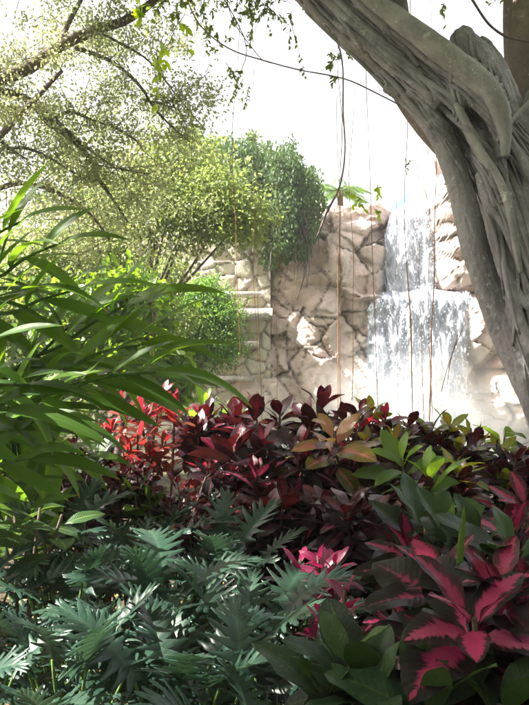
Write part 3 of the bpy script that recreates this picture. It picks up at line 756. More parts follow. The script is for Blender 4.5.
    strand(mb, [(500, 145, 9, -.2), (510, 128, 8, -.2), (520, 118, 8, -.18), (530, 100, 9, -.1)], 5)
    strand(mb, [(470, 140, 10, -.2), (464, 160, 9, -.18), (468, 185, 8, -.22)], 5)
    strand(mb, [(495, 120, 10, -.2), (505, 140, 10, -.22), (513, 165, 9, -.24), (512, 190, 8, -.26)], 5)
    strand(mb, [(340, 25, 7, -.14), (372, 58, 8, -.15), (404, 88, 8, -.16), (430, 118, 7, -.18)], 5)
    strand(mb, [(360, 5, 9, -.08), (395, 38, 10, -.1), (428, 62, 10, -.14), (455, 85, 9, -.2)], 5)
    strand(mb, [(503, 290, 6, -.28), (520, 318, 7, -.32), (534, 352, 7, -.34), (552, 400, 8, -.3)], 5)
    strand(mb, [(480, 262, 4, -.25), (490, 296, 4, -.3), (506, 318, 5, -.33), (522, 334, 5, -.35), (540, 344, 5, -.35)], 5, 10)
    for i in range(26):
        x = rng.uniform(470, 600); y0 = rng.uniform(150, 320)
        strand(mb, [(x, y0, 5, -.15), (x+14, y0+50, 7, -.24), (x+24+rng.normal(0, 6), y0+105, 7, -.24), (x+50+rng.normal(0, 8), y0+180, 8, -.2), (x+70, y0+240, 7, -.1)], 5, 10)
    # first pass: fuse, then lay thin roots over the fused surface
    from mathutils.bvhtree import BVHTree
    def fuse(mb_, vox, it):
        tmp = bpy.data.objects.new('fig_raw', mb_.mesh('fig_raw')); COL.objects.link(tmp)
        rm = tmp.modifiers.new('r', 'REMESH'); rm.mode = 'VOXEL'; rm.voxel_size = vox
        sm = tmp.modifiers.new('s', 'SMOOTH'); sm.factor = .5; sm.iterations = it
        dg = bpy.context.evaluated_depsgraph_get(); me = bpy.data.meshes.new_from_object(tmp.evaluated_get(dg))
        bpy.data.objects.remove(tmp); return me
    rl = MB(); m0 = fuse(mb, .0125, 1)
    vv = np.empty(len(m0.vertices)*3, np.float32); m0.vertices.foreach_get('co', vv); vv = vv.reshape(-1, 3)
    tree = BVHTree.FromPolygons([tuple(c) for c in vv], [tuple(p.vertices) for p in m0.polygons])
    Cc = np.array([c[:3] for c in C[::-1]], float); tt = np.linspace(0, 1, len(Cc))
    nr_ = 0
    for i in range(120):
        t0 = rng.uniform(.05, .8); t1 = min(1, t0+rng.uniform(.10, .34)); k_ = 16; s_ = np.linspace(t0, t1, k_)
        w0 = rng.uniform(-.95, .95); w1 = np.clip(w0+rng.normal(0, .42), -1.02, 1.02); wv = w0+(w1-w0)*np.linspace(0, 1, k_)+.07*np.sin(np.linspace(0, rng.uniform(4, 11), k_)+rng.uniform(0, 6))
        cx_ = np.interp(s_, tt, Cc[:, 0]); cy_ = np.interp(s_, tt, Cc[:, 1]); cr_ = np.interp(s_, tt, Cc[:, 2]); q_ = np.clip((cy_-90)/130, 0, 1); cx_ = cx_+14*q_*q_*(3-2*q_)
        dx_ = np.gradient(cx_); dy_ = np.gradient(cy_); ln_ = np.hypot(dx_, dy_); px_ = cx_+dy_/ln_*wv*cr_*1.15; py_ = cy_-dx_/ln_*wv*cr_*1.15
        rr_ = rng.choice([1.2, 1.7, 2.4, 3.4, 4.6], p=[.25, .3, .25, .13, .07]); pts = []; rad = []
        for a_, b_ in zip(px_, py_):
            q_ = P(a_, b_, FY); dr = Vector(q_-np.array([0, 0, CAMZ])).normalized()
            hit = tree.ray_cast(Vector((0, 0, CAMZ)), dr)
            if hit[0] is None or hit[0].y > FY+.25: break
            pts.append(np.array(hit[0])+np.array(hit[1])*rr_*.2*FY/F)
        if len(pts) > 5:
            pts = np.array(pts); pts[1:-1] = pts[1:-1]*.5+.25*(pts[:-2]+pts[2:])
            tube(rl, pts, rr_*FY/F*(.35+.65*np.sin(np.pi*np.linspace(.08, .92, len(pts)))), 8, sub=3)
    for i in range(34):
        x0 = rng.uniform(455, 512); y0 = rng.uniform(95, 140); x1 = x0-rng.uniform(2, 22); y1 = max(30+max(0, x1-464)*1.3, y0-rng.uniform(25, 75)); pts = []
        rr_ = rng.choice([1.2, 1.8, 2.6])
        for u in np.linspace(0, 1, 12):
            dr = Vector(P(x0+(x1-x0)*u+1.5*math.sin(u*7+i), y0+(y1-y0)*u, FY)-np.array([0, 0, CAMZ])).normalized()
            hit = tree.ray_cast(Vector((0, 0, CAMZ)), dr)
            if hit[0] is None or hit[0].y > FY+.3: break
            pts.append(np.array(hit[0])+np.array(hit[1])*rr_*.2*FY/F)
        if len(pts) > 4: tube(rl, pts, rr_*FY/F*(.35+.65*np.sin(np.pi*np.linspace(.08, .92, len(pts)))), 8, sub=2)
    bpy.data.meshes.remove(m0)
    tmp = bpy.data.objects.new('fig_raw', mb.mesh('fig_raw')); COL.objects.link(tmp)
    rm = tmp.modifiers.new('r', 'REMESH'); rm.mode = 'VOXEL'; rm.voxel_size = .0095
    sm = tmp.modifiers.new('s', 'SMOOTH'); sm.factor = .5; sm.iterations = 1
    dg = bpy.context.evaluated_depsgraph_get(); me = bpy.data.meshes.new_from_object(tmp.evaluated_get(dg))
    bpy.data.objects.remove(tmp)
    n = len(me.vertices); co = np.empty(n*3, np.float32); me.vertices.foreach_get('co', co); co = co.reshape(-1, 3)
    nr = np.empty(n*3, np.float32); me.vertices.foreach_get('normal', nr); nr = nr.reshape(-1, 3)
    lean = co[:, 0]+.32*np.clip(co[:, 2]-1.0, 0, 3); d = .022*fbm(lean*9+co[:, 1]*5, co[:, 2]*3.5, 4, 2)+.016*fbm(lean*34+co[:, 1]*14, co[:, 2]*3.2, 4, 6)+.010*fbm(lean*60, co[:, 2]*40+co[:, 1]*30, 2, 9)
    # knot hole
    hp = P(500, 184, 5.2); dd = np.sqrt(((co[:, 0]-hp[0])/.042)**2+((co[:, 2]-hp[2])/.075)**2)
    front = co[:, 1] < 5.45
    co2 = co+nr*d[:, None]
    co2[:, 1] += np.where(front, .28*np.clip(1-dd, 0, 1)**.5, 0)
    me.vertices.foreach_set('co', co2.astype(np.float32).ravel())
    import bmesh
    bm = bmesh.new(); bm.from_mesh(me); rm_ = rl.mesh('rootlets'); bm.from_mesh(rm_); bpy.data.meshes.remove(rm_)
    bmesh.ops.translate(bm, verts=bm.verts, vec=-Vector(fig['_org'])); bm.to_mesh(me); bm.free()
    me.polygons.foreach_set('use_smooth', np.ones(len(me.polygons), bool)); me.update()
    me.name = 'trunk'
    o = bpy.data.objects.new('trunk', me); COL.objects.link(o); me.materials.clear(); me.materials.append(M['fig_bark']); o.parent = fig
fig_trunk()
def fig_rest():
    # pale lichen-spotted roots lying over the limb and down the front of the trunk
    for lst in ([(285, -55, 8, -.27), (320, -20, 9, -.29), (341, 0, 9.5, -.30), (379, 31, 10, -.31), (416, 61, 11, -.35), (447, 88, 11.5, -.39), (468, 109, 11.5, -.42), (479, 132, 9.5, -.42), (481, 152, 6, -.40), (479, 172, 3.5, -.38)],
                [(440, 112, 2.5, -.26), (444, 122, 4, -.31), (450, 140, 4.3, -.33), (458, 165, 4.3, -.345), (470, 190, 4.2, -.355), (478, 215, 4, -.37), (484, 250, 3.4, -.37), (490, 280, 2.2, -.36)],
                [(474, 158, 2.2, -.38), (486, 143, 2.3, -.40), (500, 129, 2.2, -.38), (516, 116, 2.2, -.36), (534, 108, 2, -.32)]):
        m = MB(); pr = [fp(*a) for a in lst]; tube(m, [p for p, r in pr], [r for p, r in pr], 18, sub=7, jit=.025); m.build('clasping_root', M['fig_root'], fig)
    m = MB(); strand(m, [(470, 150, 22, .2), (440, 105, 21, .3), (416, 60, 19, .42), (410, 20, 17, .5), (406, -40, 16, .6), (396, -160, 14, .9), (380, -300, 8, 1.2)], 6, 18); m.build('stem', M['fig_back'], fig)
    m = MB(); strand(m, [(570, 250, 30, .55), (566, 160, 28, .55), (562, 90, 27, .6), (556, 20, 26, .6), (558, -60, 24, .7), (570, -200, 18, .7)], 6, 18); m.build('stem', M['fig_back'], fig)
    # unseen overhead limbs carrying roots and crown, several added to shade bed and trunk
    L1 = [P(140, -190, FY)+[0, -.2, 0], np.array([-1.2, 6.6, 6.1]), np.array([-2.4, 7.6, 6.6])]
    L2 = [P(300, -32, FY), np.array([.6, 6.6, 5.7]), np.array([.9, 7.4, 6.2]), np.array([.6, 8.6, 6.6])]
    L3 = [P(396, -160, FY)+[0, .9, 0], np.array([1.3, 7.0, 6.3]), np.array([1.8, 7.8, 6.7]), np.array([3.2, 8.4, 7.2])]
    L9 = [P(140, -190, FY)+[0, -.2, 0], np.array([-2.4, 4.4, 5.8]), np.array([-3.6, 3.4, 6.2]), np.array([-4.6, 2.6, 6.5])]
    L10 = [P(230, -105, FY), np.array([-.2, 5.3, 5.7]), np.array([-1.0, 5.1, 6.0]), np.array([-1.9, 4.9, 6.4])]
    L11 = [P(300, -32, FY), np.array([-.1, 6.2, 5.5]), np.array([-.9, 6.6, 5.8])]
    L12 = [np.array([-.9, 2.0, 5.6]), np.array([-2.4, 1.3, 5.8]), np.array([-4.0, .9, 6.0])]
    L13 = [np.array([-1.6, -.5, 6.0]), np.array([-3.0, .2, 6.2]), np.array([-4.4, -.1, 6.3])]
    L4 = [P(230, -105, FY), np.array([-.4, 3.9, 6.0]), np.array([-1.4, 2.6, 6.4])]
    L5 = [P(570, -200, FY)+[0, .7, 0], np.array([2.9, 4.6, 6.5]), np.array([2.6, 2.6, 6.9])]
    L6 = [P(230, -105, FY), np.array([-.9, 2.0, 5.6]), np.array([-1.6, -.5, 6.0]), np.array([-2.2, -3, 6.2])]
    L7 = [P(570, -200, FY)+[0, .7, 0], np.array([2.6, 3.0, 6.0]), np.array([2.0, .5, 6.0]), np.array([1.6, -2.5, 6.2])]
    L8 = [P(140, -190, FY)+[0, -.2, 0], np.array([.4, 3.2, 5.4]), np.array([.5, 1.0, 5.6]), np.array([.2, -1.5, 5.8])]
    limbs = [L1, L2, L3, L4, L5, L6, L7, L8, L9, L10, L11, L12, L12, L13]
    for L in limbs[:-3]+limbs[-2:]:
        m = MB(); tube(m, L, np.linspace(.10, .03, len(L)), 10, sub=6, jit=.04); m.build('limb', M['fig_back'], fig)
    # hanging roots
    def root(px, y0, y1, Y, r=.0045, sway=1.0, px2=None):
        a = P(px, y0, Y); b = P(px if px2 is None else px2, y1, Y)
        top = a.copy(); top[2] = 6.2; 
        n = 12; s = np.linspace(0, 1, n)[:, None]; pts = top+(b-top)*s
        pts[:, 0] += .012*sway*np.cumsum(rng.normal(size=n))*np.sin(np.pi*s[:, 0]); pts[:, 1] += .01*np.sin(s[:, 0]*7)
        m = MB(); tube(m, pts, r*np.linspace(.45, 1.2, n)*(1+.25*rng.normal(size=n)).clip(.6, 1.5), 5, sub=2); m.build('aerial_root', M['aerial_root'], fig)
    for a in ((155, 150, 420, 7.2, .0035), (240, 120, 425, 6.8, .004), (258, 150, 360, 7.4, .003), (277, 170, 400, 7.2, .003), (338, 150, 425, 6.6, .0055), (352, 160, 400, 7.3, .003),
              (341, 200, 410, 7.0, .004), (413, 150, 425, 6.9, .006), (429, 180, 430, 6.6, .0055), (433, 200, 425, 6.9, .0035), (424, 240, 420, 7.3, .003), (398, 190, 400, 7.4, .0025)):
        root(*a[:4], r=a[4]*.8, sway=1.8)
    root(362, 200, 412, 7.1, .004, 1, 378); root(250, 180, 420, 7.3, .003, 1, 262)
    for (x0, y0, x1, y1) in ((462, 330, 441, 392), (458, 335, 447, 385)):
        m = MB(); tube(m, [P(x0, y0, 7), P((x0+x1)/2-2, (y0+y1)/2, 7), P(x1, y1, 7)], .004, 5, sub=4); m.build('aerial_root', M['aerial_root'], fig)
    # thin lianas
    for pts, r in (([(330, 22), (342, 60), (343, 110), (345, 150), (340, 185), (327, 212), (317, 237)], [.007, .006, .006, .006, .007, .009, .005]),
                   ([(185, -5), (200, 25), (228, 48), (262, 60), (300, 70), (345, 79), (380, 95), (415, 113)], .0055),
                   ([(262, 60), (246, 40), (232, 18), (225, -10)], .0035),
                   ([(529, 42), (505, 36), (487, 22), (470, -4)], .010)):
        m = MB(); tube(m, [P(x, y, 5.6) for x, y in pts], r, 7, sub=5, jit=.08); m.build('liana', M['vine'], fig)
    # crown, thickened out of view to shade the bed
    cl = MB(); tw = MB(); lit = MB()
    subs = []
    for L in limbs:
        Lp, _ = smooth(np.array(L), np.ones(len(L)), 8)
        for k_ in range(34):
            p = Lp[rng.integers(4, len(Lp))]; d = rand_dirs(1)[0]; d[2] = abs(d[2])*.5+.05
            subs.append((p, unit(d), rng.uniform(.7, 1.9)))
    # sprays that hang into the top of the picture
    def spray(px, py, Y, n, spread, leafL, drop=.3, mat_var=.5):
        c = P(px, py, Y); sp = np.array(spread)*(1.6 if n >= 40 else 1.1); kt = max(2, n//14)
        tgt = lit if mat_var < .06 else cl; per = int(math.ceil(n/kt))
        for q_ in range(kt):
            a0 = c+rng.normal(size=3)*sp*.35+[0, 0, sp[2]*.6]; b0 = c+rng.normal(size=3)*sp*.75-[0, 0, sp[2]*drop]
            m0_ = (a0+b0)/2+[0, 0, abs(rng.normal())*sp[2]*.3]
            cv, _ = smooth(np.array([a0, m0_, b0]), np.ones(3), 5); tube(tw, cv, np.linspace(.0035, .0012, len(cv)), 4)
            if q_ < 1 and n >= 50: tube(tw, [a0, (a0+c)/2+[rng.normal(0, .05), .1, sp[2]+.3], c+[rng.normal(0, .2), .2, 1.3]], [.003, .004, .006], 4, sub=4)
            ui = rng.uniform(.1, 1, per)*(len(cv)-1.01); i0 = ui.astype(int); fr = (ui-i0)[:, None]
            p = cv[i0]*(1-fr)+cv[i0+1]*fr; d = unit(b0-a0)*.5+rand_dirs(per)*.8+np.array([0, 0, -drop])
            leaves(tgt, T_SMALL, p, d, rand_dirs(per)*.6+[0, -.3, .7], rng.uniform(.7, 1.2, per)*leafL, rng.uniform(.2, .28, per)*leafL, rng.uniform(0, .8, per), .2, var=np.clip(rng.normal(mat_var, .25, per), 0, 1))
    P0 = np.array([s[0] for s in subs]); P1 = np.array([s[0]+s[1]*s[2] for s in subs])
    sticks(tw, P0, P1, .012, .004)
    n = 108000; ii = rng.integers(0, len(subs), n); u = rng.uniform(.25, 1.1, n)[:, None]
    p = P0[ii]*(1-u)+P1[ii]*u+rng.normal(size=(n, 3))*.22
    ftop = CAMZ+p[:, 1]*(378/F)*1.03; ok = (p[:, 2] > ftop+.1) | (p[:, 1] > 40)
    p = p[ok]; n = len(p)
    leaves(cl, T_TINY, p, rand_dirs(n)*.7+[0, 0, -.3], rand_dirs(n)*.6+[0, 0, .8], rng.uniform(.09, .14, n), rng.uniform(.028, .042, n), .4, .2)
    for a in ((205, 5, 6, 80, (.14, .2, .09), .05), (235, 8, 6, 130, (.2, .25, .10), .045), (270, 14, 6, 110, (.14, .2, .12), .045), (300, 28, 5.9, 50, (.10, .2, .13), .045), (325, 60, 5.9, 34, (.07, .15, .10), .05), (215, 50, 6.2, 60, (.10, .15, .10), .05), (240, 88, 6.2, 50, (.14, .15, .08), .045), (225, 75, 6.2, 40, (.08, .12, .08), .045),
              (180, 10, 6, 120, (.15, .2, .12), .06, .3, .3), (335, 80, 5.9, 18, (.05, .1, .06), .05), (262, -5, 6, 120, (.25, .3, .08), .06), (352, 60, 5.9, 14, (.06, .1, .07), .045)):
        spray(*a)
    # bright sprays, sunlight put into their leaf colour
    for a in ((358, 203, 7, 22, (.10, .1, .05), .065, .2, .0), (380, 192, 7, 16, (.06, .1, .05), .06, .2, .0), (376, 214, 7, 14, (.04, .06, .06), .06, .4, .0), (350, 196, 7, 8, (.06, .08, .04), .055, .2, 0), (160, 55, 5, 14, (.05, .1, .12), .075, .6, .0), (178, 32, 5, 14, (.06, .1, .06), .075, .3, .05), (158, 85, 5, 10, (.03, .06, .10), .075, .8, .0), (150, 15, 5, 16, (.1, .1, .06), .075, .3, .0), (405, 168, 6.5, 16, (.10, .1, .05), .035, .2, .2), (442, 10, 6.0, 12, (.05, .1, .1), .05, .3, .1), (505, 5, 6.2, 14, (.12, .1, .08), .05, .3, .3)):
        spray(*a)
    sticks(tw, np.array([P(345, 192, 7)]), np.array([P(385, 210, 7)]), .003, .0015)
    build_two('crown', cl, M['crown_fig'], tw, M['twig'], fig); lit.build('sunlit_leaves', M['crown_lit'], fig)
fig_rest()

# ------------------------------------------------------------------ trees
def crown_on(cl, tw, subs, n, leafL, jitter, clumpvar=True, wr=.3, droop=.3, T=T_TINY, twr=.008):
    """leaves strung along sub-branches given as (start, direction, length)"""
    P0 = np.array([s[0] for s in subs]); Dv = np.array([s[1]*s[2] for s in subs])
    m = len(subs)
    k2 = 5
    # secondary twigs
    ti = np.repeat(np.arange(m), k2); tu = rng.uniform(.2, 1, m*k2)[:, None]
    t0 = P0[ti]+Dv[ti]*tu; td = unit(unit(Dv[ti])*.7+rand_dirs(m*k2)*.8+[0, 0, -.1])*rng.uniform(.2, .45, (m*k2, 1))*np.linalg.norm(Dv[ti], axis=1, keepdims=True)
    mid = P0+Dv*.5+rng.normal(size=Dv.shape)*np.linalg.norm(Dv, axis=1, keepdims=True)*.08; ends = P0+Dv
    sticks(tw, P0, mid, twr, twr*.7); sticks(tw, mid, ends, twr*.7, twr*.3); sticks(tw, t0, t0+td, twr*.35, twr*.15)
    ii = rng.integers(0, m*k2, n); u = rng.random(n)[:, None]
    p = t0[ii]+td[ii]*u+rng.normal(size=(n, 3))*jitter
    cv = rng.random(m*k2)
    leaves(cl, T, p, unit(td[ii])*.5+rand_dirs(n)*.8+[0, 0, -droop], rand_dirs(n)*.7+[0, 0, .8], rng.uniform(.7, 1.25, n)*leafL, rng.uniform(.8, 1.2, n)*leafL*wr, .4, .25, var=np.clip(cv[ii]*.7+rng.random(n)*.3, 0, 1))

def left_tree():
    t = thing('broadleaf_tree', 'fine-leaved tree with arching bare branches at upper left, backlit', 'tree', (-4.2, 7.2, 0))
    tr = MB()
    Y = 7.0
    tube(tr, [(-4.2, 7.2, -.1), (-4.1, 7.2, 1.2), (-3.8, 7.1, 2.6), (-3.3, 7.0, 3.7), (-3.0, 7.0, 4.8), (-2.8, 7.1, 6.2), (-2.6, 7.2, 8)], [.26, .2, .17, .15, .12, .09, .04], 14, sub=6, jit=.05)
    B = []
    def br(lst, r0, r1, Yv=Y):
        pts = [P(x, y, Yv+dy) for x, y, dy in lst]; B.append(np.array(pts)); tube(tr, pts, np.linspace(r0, r1, len(pts)), 9, sub=5, jit=.05)
    br([(-75, 130, 0), (-30, 90, 0), (0, 78, 0), (28, 68, 0), (60, 46, 0), (95, 30, 0), (130, 18, .1), (165, -8, .2), (230, -60, .3)], .085, .03)
    br([(-75, 130, 0), (-30, 95, .2), (0, 91, .2), (30, 101, .2), (48, 122, .2), (66, 135, .2), (85, 152, .3), (98, 178, .3), (112, 198, .4), (128, 222, .5)], .05, .012)
    br([(-60, 190, 0), (-20, 150, -.1), (0, 135, -.1), (22, 112, -.1), (42, 92, -.1), (62, 70, -.1)], .045, .02)
    br([(-60, 230, .2), (-20, 195, .2), (0, 188, .2), (22, 183, .2), (48, 189, .2), (66, 197, .2), (90, 214, .3), (110, 240, .4)], .035, .012)
    br([(48, 122, .2), (70, 112, .2), (92, 120, .2), (115, 128, .3), (135, 140, .3), (143, 150, .3)], .02, .006)
    br([(42, 108, .2), (62, 126, .2), (90, 150, .3), (118, 168, .3), (150, 174, .4)], .022, .006)
    br([(75, 48, 0), (105, 58, .1), (128, 74, .1), (143, 90, .1), (152, 105, .2), (170, 125, .3), (190, 142, .3)], .022, .007)
    br([(0, 150, .1), (25, 148, .1), (50, 158, .2), (72, 172, .2), (90, 182, .2)], .018, .006)
    br([(0, 140, 0), (12, 150, .1), (28, 160, .1)], .02, .008)
    br([(95, 30, 0), (118, 42, .2), (150, 62, .3), (180, 100, .4), (206, 130, .5)], .014, .005)
    br([(143, 100, .1), (162, 104, .1), (180, 110, .1)], .01, .004)
    br([(60, 46, 0), (70, 20, .2), (85, -10, .3), (95, -60, .4)], .03, .015)
    tr.build('trunk', M['twig_pale'], t)
    subs = []
    for b in B:
        bp, _ = smooth(b, np.ones(len(b)), 6)
        for k_ in range(int(len(bp)*.62)):
            p = bp[rng.integers(3, len(bp))]; d = rand_dirs(1)[0]; d[2] = d[2]*.7+.12; d[1] *= .9
            subs.append((p, unit(d), rng.uniform(.25, .75)))
    # upper crown above the picture: it shades the garden
    for k_ in range(230):
        p = np.array([rng.uniform(-4.8, -.9), rng.uniform(5.6, 9.0), rng.uniform(5.2, 8.2)]); d = rand_dirs(1)[0]; d[2] *= .5
        subs.append((p, unit(d), rng.uniform(.4, 1.0)))
    # canopy inside the picture, thinning out towards the right
    for px, py, n_, sx, sy in ((30, 30, 14, 40, 30), (90, 40, 12, 40, 25), (140, 50, 10, 30, 30), (60, 110, 9, 50, 25), (130, 110, 9, 35, 25), (30, 160, 12, 40, 30), (100, 170, 14, 45, 25), (60, 215, 16, 50, 25), (150, 195, 12, 30, 20), (185, 20, 5, 18, 20), (20, 230, 10, 30, 25), (120, 235, 12, 40, 20), (170, 30, 5, 25, 25)):
        for k_ in range(n_):
            p = P(px+rng.normal(0, sx*.6), py+rng.normal(0, sy*.6), rng.uniform(7.1, 9.6)); d = rand_dirs(1)[0]; d[2] = d[2]*.6-.1
            subs.append((p, unit(d), rng.uniform(.2, .6)))
    cl = MB(); tw = MB(); crown_on(cl, tw, subs, 46000, .044, .06, wr=.28, twr=.005)
    build_two('crown', cl, M['crown_left'], tw, M['twig'], t)
left_tree()

def blob_tree(name, label, cat, base, clusters, n, leafL, mat, trunk_r=.12, group=None, wr=.3, T=T_TINY, jit=.10, trunk_mat='twig', drop=.3, sub_n=14):
    """trunk, limbs to every foliage cluster (centre, radii) and leaves on branchlets inside the clusters"""
    t = thing(name, label, cat, base, group)
    tr = MB(); cl = MB(); tw = MB(); base = np.array(base, float); subs = []
    cs = [np.array(c, float) for c, r in clusters]; cen = np.mean(cs, 0)
    fork = base*.45+cen*.55; fork[2] = base[2]+(cen[2]-base[2])*.55
    tube(tr, [base-[0, 0, .1], base*.6+fork*.4+rng.normal(size=3)*.04, fork], [trunk_r*1.3, trunk_r, trunk_r*.8], 10, sub=5, jit=.05)
    for c, (_, r) in zip(cs, clusters):
        mid = fork*.5+c*.5+rng.normal(size=3)*.08
        tube(tr, [fork, mid, c], [trunk_r*.55, trunk_r*.4, trunk_r*.15], 7, sub=4, jit=.05)
        r = np.array(r, float)
        for k_ in range(sub_n):
            d = rand_dirs(1)[0]; p = c+d*r*rng.uniform(.15, .75); dd = unit(d+rand_dirs(1)[0]*.6+[0, 0, -.1])
            subs.append((p, dd, float(np.mean(r))*rng.uniform(.3, .6)))
    crown_on(cl, tw, subs, n, leafL, jit, wr=wr, droop=drop, T=T)
    tr.build('trunk', M[trunk_mat], t); build_two('crown', cl, M[mat], tw, M['twig'], t)
    return t
def C(px, py, Y, rx, ry, rz): return (P(px, py, Y), (rx, ry, rz))
# yellow green tree in front of the wall
blob_tree('yellow_green_tree', 'airy yellow-green tree standing before the left end of the stone wall', 'tree', (-2.3, 11, 0),
          [C(130, 190, 11, .9, .8, .6), C(175, 190, 11, .8, .8, .6), C(210, 180, 11.3, .55, .6, .5), C(150, 225, 10.8, .8, .7, .5), C(190, 218, 10.8, .6, .6, .36), C(226, 208, 10.9, .5, .5, .26), C(100, 250, 10.6, .9, .7, .5), C(245, 215, 11, .3, .4, .22), C(60, 240, 10.8, .8, .8, .7), C(165, 155, 11.4, .5, .6, .35)], 15000, .085, 'crown_yellow', .05, wr=.28, jit=.17)
blob_tree('yellow_green_tree', 'taller pale-leaved tree behind the stone wall, far left of the dark creeper', 'tree', (-3.6, 18.5, 0),
          [C(150, 180, 19, 1.2, 1, 1.1), C(200, 165, 19, 1.1, 1, .9), C(110, 200, 19, 1.3, 1.2, 1.2), C(235, 160, 19.2, .8, .8, .6), C(70, 180, 19, 1.4, 1.2, 1.3)], 17000, .12, 'crown_far', .16)
# creeper hanging over the rock
def creeper():
    t = thing('creeper', 'dense dark green creeper draped over the cliff top beside the stone wall', 'creeper', (.4, 16.6, 5.0))
    cl = MB(); tw = MB()
    n = 44000
    lob = [C(222, 185, 15.5, .7, .6, .55), C(250, 188, 15.3, .8, .55, .7), C(284, 196, 15.2, .45, .5, .75), C(296, 220, 15.1, .3, .4, .65), C(262, 168, 15.6, .7, .6, .3), C(278, 225, 15.0, .5, .5, .6), C(246, 204, 15.2, .5, .5, .6), C(304, 202, 15.3, .25, .4, .5), C(232, 165, 15.8, .6, .6, .3), C(305, 240, 15.0, .2, .3, .4)]
    wgt = np.array([r[0]*r[2] for _, r in lob]); ii = rng.choice(len(lob), n, p=wgt/wgt.sum())
    base_l = lob; lob = []
    wg = np.array([r[0]*r[2] for _, r in base_l])
    for k_ in range(150):
        l0, r0 = base_l[rng.choice(len(base_l), p=wg/wg.sum())]; dd = rand_dirs(1)[0]; dd[1] = -abs(dd[1])*.8 if rng.random() < .7 else dd[1]
        q = rng.uniform(.14, .34); lob.append((l0+dd*np.array(r0)*rng.uniform(.6, 1.12), (q, q*.9, q*rng.uniform(.8, 1.9))))
    wgt = np.array([r[0]*r[2] for _, r in lob]); ii = rng.choice(len(lob), n, p=wgt/wgt.sum())
    d = rand_dirs(n); rr = rng.random(n)[:, None]**.3; 
    c = np.array([l[0] for l in lob])[ii]; r = np.array([l[1] for l in lob])[ii]
    lump = 1+1.1*fbm(d[:, 0]*3+ii*5, d[:, 2]*3, 4, 5)[:, None]+.1*rng.normal(size=(n, 1))
    p = c+d*r*rr*lump
    leaves(cl, T_TINY, p, rand_dirs(n)*.5+[0, -.25, -.8], rand_dirs(n)*.5+[0, -.9, .4], rng.uniform(.06, .11, n), rng.uniform(.015, .026, n), .4, .2, var=np.clip(rng.random(n)*.5+.5*vnoise(p[:, 0]*3, p[:, 2]*2.2, 5), 0, 1))
    for l, rad in base_l:
        for k_ in range(14):
            a = l+rand_dirs(1)[0]*rad*.9; b = a+[rng.normal(0, .1), -.05, -rng.uniform(.3, 1.0)]
            tube(tw, [a, (a+b)/2+[.03, 0, 0], b], [.01, .008, .003], 5)
    for xr in (-.4, .2, .7, 1.1):
        tube(tw, [(xr, 16.9, 5.0), (xr+.1, 16.3, 5.5), (xr, 15.6, 5.4), (xr+.05, 15.3, 4.6)], [.04, .04, .03, .01], 7, sub=4)
    tw.build('stem', M['twig'], t); cl.build('foliage', M['crown_dark'], t)
creeper()
blob_tree('shrub', 'light green feathery shrub growing against the ledges of the stone wall', 'shrub', (-1.6, 13.8, 0),
          [C(195, 325, 13.6, .6, .5, .55), C(215, 340, 13.5, .42, .4, .5), C(175, 340, 13.5, .5, .5, .5), C(210, 305, 13.7, .45, .4, .35), C(165, 310, 13.7, .45, .45, .45), C(190, 365, 13.5, .6, .4, .4), C(225, 320, 13.6, .25, .3, .3), C(205, 296, 13.7, .4, .4, .25), C(228, 345, 13.5, .22, .3, .3)], 16000, .085, 'fern', .05, wr=.2, jit=.13)
blob_tree('shrub', 'sunlit yellow-green shrub rising behind the red-leaved plant at left', 'shrub', (-1.75, 8.6, 0),
          [C(110, 300, 8.6, .5, .4, .35), C(140, 320, 8.5, .5, .4, .4), C(90, 340, 8.6, .5, .4, .4), C(125, 360, 8.4, .6, .4, .4), C(60, 310, 8.7, .5, .4, .4), C(170, 375, 8.4, .3, .3, .3)], 5200, .13, 'bright', .04, wr=.26, T=T_SMALL)
def palm():
    c = P(340, 192, 17.4); t = thing('palm_tree', 'small pale palm peeping over the cliff top right of the creeper', 'palm', (c[0], c[1], 3.8))
    tr = MB(); tube(tr, [(c[0], c[1], 3.8), (c[0]+.03, c[1], 4.6), c], [.09, .08, .07], 10, sub=3, jit=.06); tr.build('trunk', M['stem_brown'], t)
    cr = MB(); st = MB()
    for k_ in range(13):
        a = 2*math.pi*k_/13+.2; el = rng.uniform(.1, 1.0); L = rng.uniform(.7, 1.0)
        n = 26; s = np.linspace(.12, 1, n); hd = np.array([math.cos(a), math.sin(a), 0])
        pts = c+np.outer(s*L*math.cos(el*.6), hd)+np.outer(s*L*math.sin(el)-.75*L*s*s, [0, 0, 1])
        tube(st, pts[::5], np.linspace(.014, .004, len(pts[::5])), 5)
        side = np.cross(hd, [0, 0, 1])
        for sg in (-1, 1):
            leaves(cr, T_TINY, pts, hd*.6+sg*side+np.array([0, 0, -.35]), [0, 0, 1], .30*np.sin(np.pi*(s*.85+.1)), .016, .6, .3)
    cr.build('frond', M['palm'], t); st.build('stalk', M['stem_green'], t)
palm()
